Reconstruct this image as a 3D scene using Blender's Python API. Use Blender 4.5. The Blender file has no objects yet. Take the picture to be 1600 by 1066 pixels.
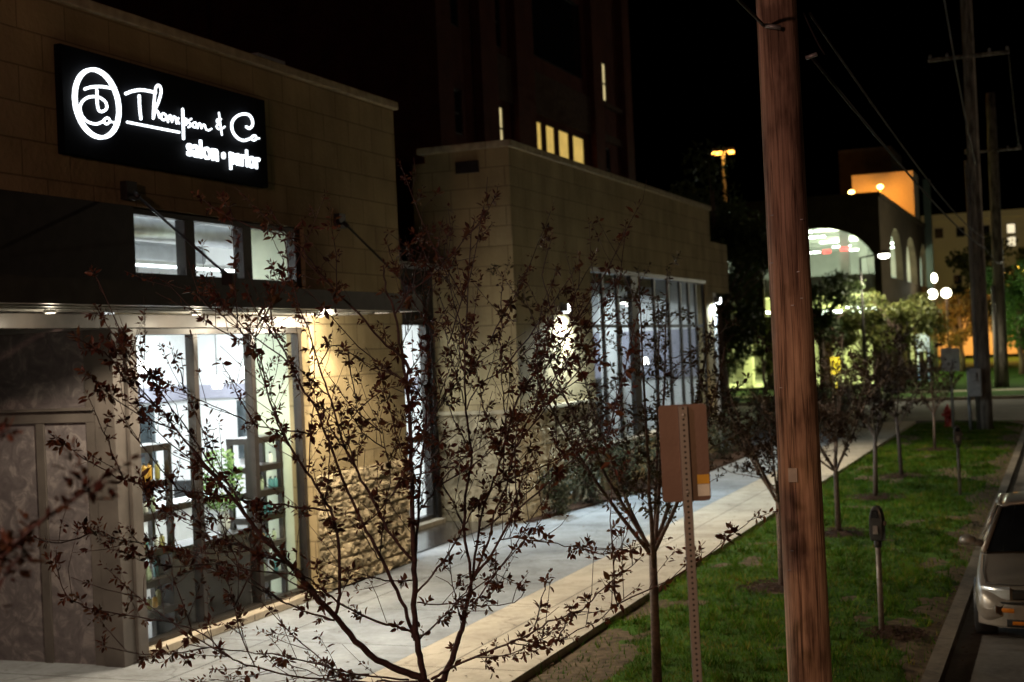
import bpy, math, random
from mathutils import Vector, noise
random.seed(11)
D = bpy.data
SC = bpy.context.scene
COL = SC.collection
R = math.radians
PI = math.pi

# ------------------------------------------------------------------ helpers
def wloc(o):
    v = Vector((0, 0, 0))
    while o is not None:
        v += o.location
        o = o.parent
    return v

class MB:
    """collects shapes (world coordinates, metres) and links them as ONE mesh"""
    def __init__(self):
        self.v, self.f, self.s = [], [], []
    def add(self, vs, fs, smooth=False):
        n = len(self.v)
        self.v += [tuple(p) for p in vs]
        self.f += [tuple(i + n for i in f) for f in fs]
        self.s += [smooth] * len(fs)
        return self
    def box(self, x0, x1, y0, y1, z0, z1):
        if x0 > x1: x0, x1 = x1, x0
        if y0 > y1: y0, y1 = y1, y0
        if z0 > z1: z0, z1 = z1, z0
        vs = [(x0,y0,z0),(x1,y0,z0),(x1,y1,z0),(x0,y1,z0),(x0,y0,z1),(x1,y0,z1),(x1,y1,z1),(x0,y1,z1)]
        return self.add(vs, [(0,3,2,1),(4,5,6,7),(0,1,5,4),(1,2,6,5),(2,3,7,6),(3,0,4,7)])
    def prism(self, pts, axis, a, b):
        """extrude a 2-D polygon along axis ('x','y','z') from a to b"""
        def P(p, t):
            return {'x': (t, p[0], p[1]), 'y': (p[0], t, p[1]), 'z': (p[0], p[1], t)}[axis]
        n = len(pts)
        vs = [P(p, a) for p in pts] + [P(p, b) for p in pts]
        fs = [tuple(range(n))[::-1], tuple(range(n, 2*n))] + [(i, (i+1) % n, n+(i+1) % n, n+i) for i in range(n)]
        return self.add(vs, fs)
    def tube(self, pts, r, n=8, cap=True, smooth=True):
        pts = [Vector(p) for p in pts]
        if not isinstance(r, (list, tuple)): r = [r]*len(pts)
        if len(r) == 2 and len(pts) > 2:
            L = [0]
            for a, b in zip(pts, pts[1:]): L.append(L[-1] + (b-a).length)
            r = [r[0] + (r[1]-r[0])*l/max(L[-1], 1e-6) for l in L]
        vs, fs = [], []
        t = (pts[1]-pts[0]).normalized()
        u = t.cross(Vector((0, 0, 1)) if abs(t.z) < .9 else Vector((0, 1, 0))).normalized()
        for i, p in enumerate(pts):
            t = (pts[min(i+1, len(pts)-1)] - pts[max(i-1, 0)])
            if t.length > 1e-9: t.normalize()
            u = (u - t*u.dot(t))
            u = u.normalized() if u.length > 1e-6 else t.orthogonal().normalized()
            w = t.cross(u)
            for k in range(n):
                a = 2*PI*k/n
                vs.append(p + (u*math.cos(a) + w*math.sin(a))*r[i])
        for i in range(len(pts)-1):
            for k in range(n):
                fs.append((i*n+k, i*n+(k+1) % n, (i+1)*n+(k+1) % n, (i+1)*n+k))
        if cap:
            fs.append(tuple(range(n))[::-1]); fs.append(tuple(range((len(pts)-1)*n, len(pts)*n)))
        return self.add(vs, fs, smooth)
    def lathe(self, cx, cy, prof, n=16, smooth=True):
        vs, fs = [], []
        for r, z in prof:
            for k in range(n):
                a = 2*PI*k/n
                vs.append((cx + r*math.cos(a), cy + r*math.sin(a), z))
        m = len(prof)
        for i in range(m-1):
            for k in range(n):
                fs.append((i*n+k, i*n+(k+1) % n, (i+1)*n+(k+1) % n, (i+1)*n+k))
        fs.append(tuple(range(n))[::-1]); fs.append(tuple(range((m-1)*n, m*n)))
        return self.add(vs, fs, smooth)
    def ball(self, c, r, sz=1.0, n=14, m=8):
        prof = [(max(r*math.sin(PI*i/m), .0005), c[2] - r*sz*math.cos(PI*i/m)) for i in range(m+1)]
        return self.lathe(c[0], c[1], prof, n)
    def grid(self, fn, nu, nv, smooth=True):
        vs = [fn(i/nu, j/nv) for j in range(nv+1) for i in range(nu+1)]
        fs = [(j*(nu+1)+i, j*(nu+1)+i+1, (j+1)*(nu+1)+i+1, (j+1)*(nu+1)+i) for j in range(nv) for i in range(nu)]
        return self.add(vs, fs, smooth)
    def build(self, name, mat, parent=None, bevel=0, at=None):
        me = D.meshes.new(name)
        off = wloc(parent) if parent else Vector(at or (0, 0, 0))
        me.from_pydata([(p[0]-off.x, p[1]-off.y, p[2]-off.z) for p in self.v], [], self.f)
        me.polygons.foreach_set('use_smooth', self.s)
        uv = me.uv_layers.new(name='metres')
        co = self.v
        buf = []
        for p in me.polygons:
            nx, ny, nz = abs(p.normal.x), abs(p.normal.y), abs(p.normal.z)
            for vi in p.vertices:
                c = co[vi]
                if nz > .8: buf += [c[0], c[1]]
                elif nx > ny: buf += [c[1], c[2]]
                else: buf += [c[0], c[2]]
        uv.data.foreach_set('uv', buf)
        me.materials.append(mat)
        me.validate()
        o = D.objects.new(name, me)
        COL.objects.link(o)
        if parent: o.parent = parent
        elif at: o.location = at
        if bevel:
            b = o.modifiers.new('bevel', 'BEVEL'); b.width = bevel; b.segments = 2; b.limit_method = 'ANGLE'
        return o

def tag(o, label=None, cat=None, group=None, kind=None):
    if label: o['label'] = label
    if cat: o['category'] = cat
    if group: o['group'] = group
    if kind: o['kind'] = kind
    return o

def thing(name, label, cat, loc=(0, 0, 0), group=None):
    o = D.objects.new(name, None)
    o.empty_display_size = .2
    COL.objects.link(o)
    o.location = loc
    return tag(o, label, cat, group)

def dup(root, loc, rz=0, label=None, scale=None):
    r = root.copy(); COL.objects.link(r); r.location = loc; r.rotation_euler = (0, 0, rz)
    if scale: r.scale = scale
    if label: r['label'] = label
    for ch in list(root.children):
        c = ch.copy(); COL.objects.link(c); c.parent = r
        for g in list(ch.children):
            d = g.copy(); COL.objects.link(d); d.parent = c
    return r

def structure(mb, name, mat, kind='structure'):
    return tag(mb.build(name, mat), kind=kind)

# ------------------------------------------------------------------ materials
def newmat(name):
    m = D.materials.new(name); m.use_nodes = True
    nt = m.node_tree
    return m, nt, nt.nodes['Principled BSDF'], nt.nodes, nt.links

def ramp(n, cols):
    r = n.new('ShaderNodeValToRGB')
    el = r.color_ramp.elements
    while len(el) < len(cols): el.new(.5)
    for e, (p, c) in zip(el, cols):
        e.position = p; e.color = (c[0], c[1], c[2], 1)
    return r

def pbr(name, c, rough=.6, metal=0, var=.25, scale=6, bump=.15, bscale=40, c2=None, spec=.5, detail=6):
    m, nt, p, n, l = newmat(name)
    tc = n.new('ShaderNodeTexCoord')
    t = n.new('ShaderNodeTexNoise'); t.inputs['Scale'].default_value = scale; t.inputs['Detail'].default_value = detail
    l.new(tc.outputs['Object'], t.inputs['Vector'])
    lo = [x*(1-var) for x in c]; hi = list(c2) if c2 else [min(1, x*(1+var)) for x in c]
    r = ramp(n, [(.3, lo), (.7, hi)])
    l.new(t.outputs['Fac'], r.inputs['Fac']); l.new(r.outputs['Color'], p.inputs['Base Color'])
    p.inputs['Roughness'].default_value = rough; p.inputs['Metallic'].default_value = metal
    p.inputs['Specular IOR Level'].default_value = spec
    if bump:
        t2 = n.new('ShaderNodeTexNoise'); t2.inputs['Scale'].default_value = bscale; t2.inputs['Detail'].default_value = 5
        l.new(tc.outputs['Object'], t2.inputs['Vector'])
        b = n.new('ShaderNodeBump'); b.inputs['Strength'].default_value = bump; b.inputs['Distance'].default_value = .02
        l.new(t2.outputs['Fac'], b.inputs['Height']); l.new(b.outputs['Normal'], p.inputs['Normal'])
    return m

def block_mat(name, c1, c2, mortar, bw, bh, msize=.012, rough=.85, bump=.5, nb=14, offs=.5, big=.25):
    """masonry laid out in metres on the 'metres' UVs"""
    m, nt, p, n, l = newmat(name)
    uv = n.new('ShaderNodeUVMap'); uv.uv_map = 'metres'
    br = n.new('ShaderNodeTexBrick')
    br.inputs['Scale'].default_value = 1
    br.inputs['Brick Width'].default_value = bw; br.inputs['Row Height'].default_value = bh
    br.inputs['Mortar Size'].default_value = msize; br.inputs['Mortar Smooth'].default_value = .3
    br.inputs['Color1'].default_value = (*c1, 1); br.inputs['Color2'].default_value = (*c2, 1); br.inputs['Mortar'].default_value = (*mortar, 1)
    br.offset = offs
    l.new(uv.outputs['UV'], br.inputs['Vector'])
    tc = n.new('ShaderNodeTexCoord')
    t = n.new('ShaderNodeTexNoise'); t.inputs['Scale'].default_value = 1.3; t.inputs['Detail'].default_value = 8
    l.new(tc.outputs['Object'], t.inputs['Vector'])
    r = ramp(n, [(.25, (1-big,)*3), (.75, (1+big*.5,)*3)])
    l.new(t.outputs['Fac'], r.inputs['Fac'])
    mx = n.new('ShaderNodeMix'); mx.data_type = 'RGBA'; mx.blend_type = 'MULTIPLY'; mx.inputs['Factor'].default_value = 1
    l.new(br.outputs['Color'], mx.inputs['A']); l.new(r.outputs['Color'], mx.inputs['B'])
    l.new(mx.outputs['Result'], p.inputs['Base Color'])
    t2 = n.new('ShaderNodeTexNoise'); t2.inputs['Scale'].default_value = nb; t2.inputs['Detail'].default_value = 8
    l.new(tc.outputs['Object'], t2.inputs['Vector'])
    ad = n.new('ShaderNodeMath'); ad.operation = 'MULTIPLY_ADD'; ad.inputs[1].default_value = -1.2
    l.new(br.outputs['Fac'], ad.inputs[0]); l.new(t2.outputs['Fac'], ad.inputs[2])
    b = n.new('ShaderNodeBump'); b.inputs['Strength'].default_value = bump; b.inputs['Distance'].default_value = .03
    l.new(ad.outputs[0], b.inputs['Height']); l.new(b.outputs['Normal'], p.inputs['Normal'])
    mp = n.new('ShaderNodeMapping'); mp.inputs['Scale'].default_value = (.8, .8, .2)
    l.new(tc.outputs['Object'], mp.inputs['Vector'])
    t4 = n.new('ShaderNodeTexNoise'); t4.inputs['Scale'].default_value = 1.6; t4.inputs['Detail'].default_value = 7; t4.inputs['Roughness'].default_value = .65
    l.new(mp.outputs[0], t4.inputs['Vector'])
    r4 = ramp(n, [(.36, (.62, .60, .56)), (.56, (1.05, 1.05, 1.05))])
    l.new(t4.outputs['Fac'], r4.inputs['Fac'])
    m4 = n.new('ShaderNodeMix'); m4.data_type = 'RGBA'; m4.blend_type = 'MULTIPLY'; m4.inputs['Factor'].default_value = .45
    l.new(mx.outputs['Result'], m4.inputs['A']); l.new(r4.outputs['Color'], m4.inputs['B'])
    l.new(m4.outputs['Result'], p.inputs['Base Color'])
    p.inputs['Roughness'].default_value = rough; p.inputs['Specular IOR Level'].default_value = .12
    return m

def emit(name, c, s, base=None):
    m, nt, p, n, l = newmat(name)
    p.inputs['Base Color'].default_value = (*(base or (.8, .8, .8)), 1)
    p.inputs['Emission Color'].default_value = (*c, 1)
    p.inputs['Emission Strength'].default_value = s
    return m

def blinds(name, c, s):
    """lit window with slatted blinds"""
    m, nt, p, n, l = newmat(name)
    uv = n.new('ShaderNodeUVMap'); uv.uv_map = 'metres'
    w = n.new('ShaderNodeTexWave'); w.bands_direction = 'Y'; w.inputs['Scale'].default_value = 4; w.inputs['Distortion'].default_value = .3
    l.new(uv.outputs['UV'], w.inputs['Vector'])
    t = n.new('ShaderNodeTexNoise'); t.inputs['Scale'].default_value = 1.6
    l.new(uv.outputs['UV'], t.inputs['Vector'])
    mu = n.new('ShaderNodeMath'); mu.operation = 'MULTIPLY'
    l.new(w.outputs['Fac'], mu.inputs[0]); l.new(t.outputs['Fac'], mu.inputs[1])
    r = ramp(n, [(0, [x*.45 for x in c]), (.6, c)])
    l.new(mu.outputs[0], r.inputs['Fac']); l.new(r.outputs['Color'], p.inputs['Emission Color'])
    p.inputs['Emission Strength'].default_value = s
    p.inputs['Base Color'].default_value = (.3, .3, .28, 1)
    return m

def glass_mat(name, tint=(.93, .96, .95), refl=1.0):
    m, nt, p, n, l = newmat(name)
    n.remove(p)
    out = n['Material Output']
    tr = n.new('ShaderNodeBsdfTransparent'); tr.inputs['Color'].default_value = (*tint, 1)
    gl = n.new('ShaderNodeBsdfGlossy'); gl.inputs['Roughness'].default_value = .01
    lw = n.new('ShaderNodeLayerWeight'); lw.inputs['Blend'].default_value = .5
    mx = n.new('ShaderNodeMixShader')
    pw = n.new('ShaderNodeMath'); pw.operation = 'POWER'; pw.inputs[1].default_value = 5
    l.new(lw.outputs['Facing'], pw.inputs[0])
    ml = n.new('ShaderNodeMath'); ml.operation = 'MULTIPLY_ADD'; ml.inputs[1].default_value = .9*refl; ml.inputs[2].default_value = .018*refl
    l.new(pw.outputs[0], ml.inputs[0]); l.new(ml.outputs[0], mx.inputs[0])
    l.new(tr.outputs[0], mx.inputs[1]); l.new(gl.outputs[0], mx.inputs[2])
    l.new(mx.outputs[0], out.inputs['Surface'])
    return m

def leaf_mat(name, cols, rough=.5, transl=.25, spec=.25, patch=0):
    m, nt, p, n, l = newmat(name)
    g = n.new('ShaderNodeNewGeometry')
    k = len(cols)
    r = ramp(n, [(i/max(1, k-1), c) for i, c in enumerate(cols)])
    l.new(g.outputs['Random Per Island'], r.inputs['Fac'])
    col = r.outputs['Color']
    if patch:
        tc = n.new('ShaderNodeTexCoord'); tn = n.new('ShaderNodeTexNoise'); tn.inputs['Scale'].default_value = patch; tn.inputs['Detail'].default_value = 5
        l.new(tc.outputs['Object'], tn.inputs['Vector'])
        rp = ramp(n, [(.36, (.45, .42, .40)), (.5, (.95, .9, .9)), (.62, (1.35, 1.0, 1.0)), (.72, (2.2, 1.05, 2.4))]); l.new(tn.outputs['Fac'], rp.inputs['Fac'])
        mq = n.new('ShaderNodeMix'); mq.data_type = 'RGBA'; mq.blend_type = 'MULTIPLY'; mq.inputs['Factor'].default_value = 1
        l.new(col, mq.inputs['A']); l.new(rp.outputs['Color'], mq.inputs['B']); col = mq.outputs['Result']
    l.new(col, p.inputs['Base Color'])
    p.inputs['Roughness'].default_value = rough
    p.inputs['Specular IOR Level'].default_value = spec
    if transl:
        t = n.new('ShaderNodeBsdfTranslucent'); l.new(col, t.inputs['Color'])
        mx = n.new('ShaderNodeMixShader'); mx.inputs[0].default_value = transl
        l.new(p.outputs[0], mx.inputs[1]); l.new(t.outputs[0], mx.inputs[2])
        l.new(mx.outputs[0], n['Material Output'].inputs['Surface'])
    return m

def panel_mat():
    """dark grey stucco-like wall panel with pale cloudy veins"""
    m, nt, p, n, l = newmat('veined_panel')
    tc = n.new('ShaderNodeTexCoord')
    t = n.new('ShaderNodeTexNoise'); t.inputs['Scale'].default_value = 3.6; t.inputs['Detail'].default_value = 12; t.inputs['Roughness'].default_value = .68; t.inputs['Distortion'].default_value = 1.4
    l.new(tc.outputs['Object'], t.inputs['Vector'])
    r = ramp(n, [(.36, (.10, .085, .088)), (.52, (.15, .13, .13)), (.60, (.25, .22, .21)), (.68, (.15, .13, .13))])
    l.new(t.outputs['Fac'], r.inputs['Fac']); l.new(r.outputs['Color'], p.inputs['Base Color'])
    b = n.new('ShaderNodeBump'); b.inputs['Strength'].default_value = .35; b.inputs['Distance'].default_value = .02
    l.new(t.outputs['Fac'], b.inputs['Height']); l.new(b.outputs['Normal'], p.inputs['Normal'])
    p.inputs['Roughness'].default_value = .45
    return m

def concrete_mat(name, c, slab=(0, 0), rough=.8, contrast=.35, jm=.35):
    m, nt, p, n, l = newmat(name)
    tc = n.new('ShaderNodeTexCoord')
    t = n.new('ShaderNodeTexNoise'); t.inputs['Scale'].default_value = .55; t.inputs['Detail'].default_value = 9; t.inputs['Roughness'].default_value = .6
    l.new(tc.outputs['Object'], t.inputs['Vector'])
    t3 = n.new('ShaderNodeTexNoise'); t3.inputs['Scale'].default_value = 14; t3.inputs['Detail'].default_value = 6
    l.new(tc.outputs['Object'], t3.inputs['Vector'])
    a = n.new('ShaderNodeMath'); a.operation = 'MULTIPLY_ADD'; a.inputs[1].default_value = .35
    l.new(t3.outputs['Fac'], a.inputs[0]); l.new(t.outputs['Fac'], a.inputs[2])
    r = ramp(n, [(.45, [x*(1-contrast) for x in c]), (.9, [x*(1+contrast*.6) for x in c])])
    l.new(a.outputs[0], r.inputs['Fac'])
    col = r.outputs['Color']
    if slab[0]:
        uv = n.new('ShaderNodeUVMap'); uv.uv_map = 'metres'
        br = n.new('ShaderNodeTexBrick'); br.offset = 0
        br.inputs['Scale'].default_value = 1
        br.inputs['Brick Width'].default_value = slab[0]; br.inputs['Row Height'].default_value = slab[1]
        br.inputs['Mortar Size'].default_value = .012; br.inputs['Mortar Smooth'].default_value = .2
        br.inputs['Color1'].default_value = (1, 1, 1, 1); br.inputs['Color2'].default_value = (.88, .88, .9, 1); br.inputs['Mortar'].default_value = (jm, jm, jm, 1)
        l.new(uv.outputs['UV'], br.inputs['Vector'])
        mx = n.new('ShaderNodeMix'); mx.data_type = 'RGBA'; mx.blend_type = 'MULTIPLY'; mx.inputs['Factor'].default_value = 1
        l.new(col, mx.inputs['A']); l.new(br.outputs['Color'], mx.inputs['B']); col = mx.outputs['Result']
    ts = n.new('ShaderNodeTexNoise'); ts.inputs['Scale'].default_value = 1.9; ts.inputs['Detail'].default_value = 10; ts.inputs['Roughness'].default_value = .7; ts.inputs['Distortion'].default_value = .6
    l.new(tc.outputs['Object'], ts.inputs['Vector'])
    rs = ramp(n, [(.36, (.70, .68, .66)), (.55, (1, 1, 1))])
    l.new(ts.outputs['Fac'], rs.inputs['Fac'])
    vo = n.new('ShaderNodeTexVoronoi'); vo.inputs['Scale'].default_value = 2.4; l.new(tc.outputs['Object'], vo.inputs['Vector'])
    rv = ramp(n, [(.045, (.5, .5, .5)), (.075, (1, 1, 1))]); l.new(vo.outputs['Distance'], rv.inputs['Fac'])
    ve = n.new('ShaderNodeTexVoronoi'); ve.feature = 'DISTANCE_TO_EDGE'; ve.inputs['Scale'].default_value = .32
    wn = n.new('ShaderNodeTexNoise'); wn.inputs['Scale'].default_value = 2.2; wn.inputs['Detail'].default_value = 6
    l.new(tc.outputs['Object'], wn.inputs['Vector'])
    wm = n.new('ShaderNodeVectorMath'); wm.operation = 'MULTIPLY_ADD'; wm.inputs[1].default_value = (.6, .6, 0)
    l.new(wn.outputs['Color'], wm.inputs[0]); l.new(tc.outputs['Object'], wm.inputs[2]); l.new(wm.outputs[0], ve.inputs['Vector'])
    re_ = ramp(n, [(.0015, (.6, .59, .58)), (.005, (1, 1, 1))]); l.new(ve.outputs['Distance'], re_.inputs['Fac'])
    for src in (rs, rv, re_):
        mz = n.new('ShaderNodeMix'); mz.data_type = 'RGBA'; mz.blend_type = 'MULTIPLY'; mz.inputs['Factor'].default_value = .85
        l.new(col, mz.inputs['A']); l.new(src.outputs['Color'], mz.inputs['B']); col = mz.outputs['Result']
    l.new(col, p.inputs['Base Color']); p.inputs['Specular IOR Level'].default_value = .2
    b = n.new('ShaderNodeBump'); b.inputs['Strength'].default_value = .12; b.inputs['Distance'].default_value = .02
    l.new(t3.outputs['Fac'], b.inputs['Height']); l.new(b.outputs['Normal'], p.inputs['Normal'])
    p.inputs['Roughness'].default_value = rough
    return m

def wood_pole_mat(name='weathered_pole_wood', cols=((.12, .065, .05), (.50, .32, .23), (.74, .52, .39))):
    m, nt, p, n, l = newmat(name)
    tc = n.new('ShaderNodeTexCoord')
    mp = n.new('ShaderNodeMapping'); mp.inputs['Scale'].default_value = (38, 38, 1.1)
    l.new(tc.outputs['Object'], mp.inputs['Vector'])
    t = n.new('ShaderNodeTexNoise'); t.inputs['Scale'].default_value = 1; t.inputs['Detail'].default_value = 9; t.inputs['Roughness'].default_value = .7
    l.new(mp.outputs[0], t.inputs['Vector'])
    t2 = n.new('ShaderNodeTexNoise'); t2.inputs['Scale'].default_value = 3.1; t2.inputs['Detail'].default_value = 6
    mp2 = n.new('ShaderNodeMapping'); mp2.inputs['Scale'].default_value = (1.6, 1.6, .45); l.new(tc.outputs['Object'], mp2.inputs['Vector']); l.new(mp2.outputs[0], t2.inputs['Vector'])
    r = ramp(n, [(.32, cols[0]), (.46, cols[1]), (.66, cols[2])])
    l.new(t.outputs['Fac'], r.inputs['Fac'])
    r2 = ramp(n, [(.38, (.26, .22, .20)), (.47, (.75, .72, .7)), (.62, (1.1, 1.05, 1))])
    l.new(t2.outputs['Fac'], r2.inputs['Fac'])
    mx = n.new('ShaderNodeMix'); mx.data_type = 'RGBA'; mx.blend_type = 'MULTIPLY'; mx.inputs['Factor'].default_value = .85
    l.new(r.outputs['Color'], mx.inputs['A']); l.new(r2.outputs['Color'], mx.inputs['B'])
    mp3 = n.new('ShaderNodeMapping'); mp3.inputs['Scale'].default_value = (17, 17, .32); l.new(tc.outputs['Object'], mp3.inputs['Vector'])
    t3 = n.new('ShaderNodeTexNoise'); t3.inputs['Scale'].default_value = 1; t3.inputs['Detail'].default_value = 3; t3.inputs['Roughness'].default_value = .5
    l.new(mp3.outputs[0], t3.inputs['Vector'])
    ab = n.new('ShaderNodeMath'); ab.operation = 'SUBTRACT'; ab.inputs[1].default_value = .5; l.new(t3.outputs['Fac'], ab.inputs[0])
    aa = n.new('ShaderNodeMath'); aa.operation = 'ABSOLUTE'; l.new(ab.outputs[0], aa.inputs[0])
    rc = ramp(n, [(.004, (.10, .08, .07)), (.022, (1, 1, 1))]); l.new(aa.outputs[0], rc.inputs['Fac'])
    mc = n.new('ShaderNodeMix'); mc.data_type = 'RGBA'; mc.blend_type = 'MULTIPLY'; mc.inputs['Factor'].default_value = .7
    l.new(mx.outputs['Result'], mc.inputs['A']); l.new(rc.outputs['Color'], mc.inputs['B'])
    l.new(mc.outputs['Result'], p.inputs['Base Color'])
    b = n.new('ShaderNodeBump'); b.inputs['Strength'].default_value = .7; b.inputs['Distance'].default_value = .012
    l.new(t.outputs['Fac'], b.inputs['Height']); l.new(b.outputs['Normal'], p.inputs['Normal'])
    p.inputs['Roughness'].default_value = .85
    return m

M = dict(
    block=block_mat('cream_block', (.42, .325, .18), (.37, .285, .155), (.24, .18, .10), .8, .4),
    coping=pbr('coping_stone', (.40, .33, .22), .8, spec=.1),
    stone=pbr('split_face_stone', (.34, .275, .175), .9, spec=.1, var=.45, scale=3, bump=.8, bscale=22),
    dark=pbr('dark_bronze_metal', (.035, .03, .028), .4, .3, bump=.05),
    frame=pbr('grey_brown_frame', (.105, .09, .08), .45, .1, bump=.08, scale=3),
    winframe=pbr('bronze_window_frame', (.03, .025, .022), .4, .4, bump=.05),
    panel=panel_mat(),
    soffit=pbr('metal_soffit', (.26, .25, .23), .42, .5, bump=.05),
    black=pbr('black_sign_face', (.002, .0022, .004), .8, bump=0, spec=.1),
    glow=emit('white_sign_light', (.88, .95, 1.0), 3.2),
    glass=glass_mat('window_glass'),
    white=pbr('white_interior_paint', (.80, .80, .79), .6, var=.05, bump=.03),
    greenw=pbr('pale_green_paint', (.66, .70, .52), .6, var=.06, bump=.03),
    ceil=pbr('grey_ceiling', (.60, .61, .62), .7, var=.1, bump=.05),
    purple=pbr('lavender_band', (.36, .35, .42), .6, var=.1, bump=.03),
    ifloor=pbr('dark_polished_floor', (.05, .042, .036), .22, var=.3, bump=.02),
    darkwood=pbr('dark_stained_wood', (.022, .015, .012), .4, var=.4, scale=9, bump=.1),
    duct=pbr('galvanised_duct', (.62, .64, .66), .32, .7, var=.15, bump=.1, bscale=9),
    mirror=pbr('dark_mirror', (.10, .12, .13), .08, .6, bump=0),
    concrete=concrete_mat('grey_concrete', (.30, .318, .33), (3.15, 2.2), contrast=.4, jm=.25),
    beige=concrete_mat('beige_concrete', (.52, .45, .345), (1.65, 3.6), contrast=.26, jm=.3),
    kerb=concrete_mat('kerb_concrete', (.19, .155, .115), (9, 2.4), contrast=.7),
    asphalt=concrete_mat('asphalt', (.15, .135, .12), (0, 0), contrast=.45),
    asphalt2=concrete_mat('worn_asphalt', (.17, .145, .125), (0, 0), contrast=.35),
    paint=pbr('worn_road_paint', (.55, .52, .45), .7, var=.35, scale=20, bump=.05),
    soil=pbr('dry_soil', (.105, .075, .045), .95, spec=.1, var=.5, scale=9, bump=.9, bscale=60),
    turf=pbr('turf_base', (.042, .085, .010), .95, spec=.1, var=.5, scale=5, bump=.6, bscale=120),
    lawnfar=pbr('far_lawn_turf', (.04, .085, .018), .95, spec=.1, var=.5, scale=1.2, bump=.6, bscale=30),
    mulch=pbr('bark_mulch', (.05, .028, .018), .95, spec=.1, var=.6, scale=20, bump=1, bscale=45),
    bark=pbr('young_bark', (.13, .085, .065), .7, var=.4, scale=30, bump=.5, bscale=90),
    darkbark=pbr('crabapple_bark', (.085, .045, .038), .6, var=.45, scale=30, bump=.4, bscale=120),
    brick=block_mat('dark_red_brick', (.15, .04, .028), (.12, .033, .024), (.07, .04, .03), .22, .075, .01, big=.3),
    bricktrim=pbr('brown_precast', (.09, .055, .04), .85, spec=.1),
    dglass=pbr('dark_window_glass', (.012, .012, .014), .12, bump=0),
    garage=pbr('garage_precast', (.075, .055, .035), .85, spec=.1, var=.2, scale=1.2),
    gconc=pbr('garage_deck', (.52, .53, .48), .8, var=.15, scale=.8),
    gbeige=pbr('penthouse_stucco', (.55, .46, .33), .85, var=.08),
    greengrey=pbr('green_painted_steel', (.02, .04, .03), .5),
    wood=wood_pole_mat(), greywood=wood_pole_mat('greyed_pole_wood', ((.10, .085, .07), (.30, .26, .22), (.42, .38, .33))),
    grey=pbr('grey_galvanised', (.42, .42, .42), .5, .5, var=.2),
    steel=pbr('galvanised_post', (.50, .46, .43), .5, .35, var=.18, scale=12, bump=.1),
    plate=pbr('sign_back_aluminium', (.16, .105, .092), .45, .35, var=.08, bump=.05, bscale=60),
    cable=pbr('cable_jacket', (.014, .012, .010), .7, bump=0),
    metergrey=pbr('meter_housing', (.07, .068, .068), .32, .5, var=.2, bump=.05),
    meterpost=pbr('meter_post', (.24, .20, .18), .55, .3, var=.3, scale=20),
    red=pbr('hydrant_red', (.40, .03, .02), .45),
    whitep=pbr('white_painted_sign', (.62, .64, .60), .5),
    rubber=pbr('tyre_rubber', (.018, .018, .018), .8, bump=.2),
)

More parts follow.
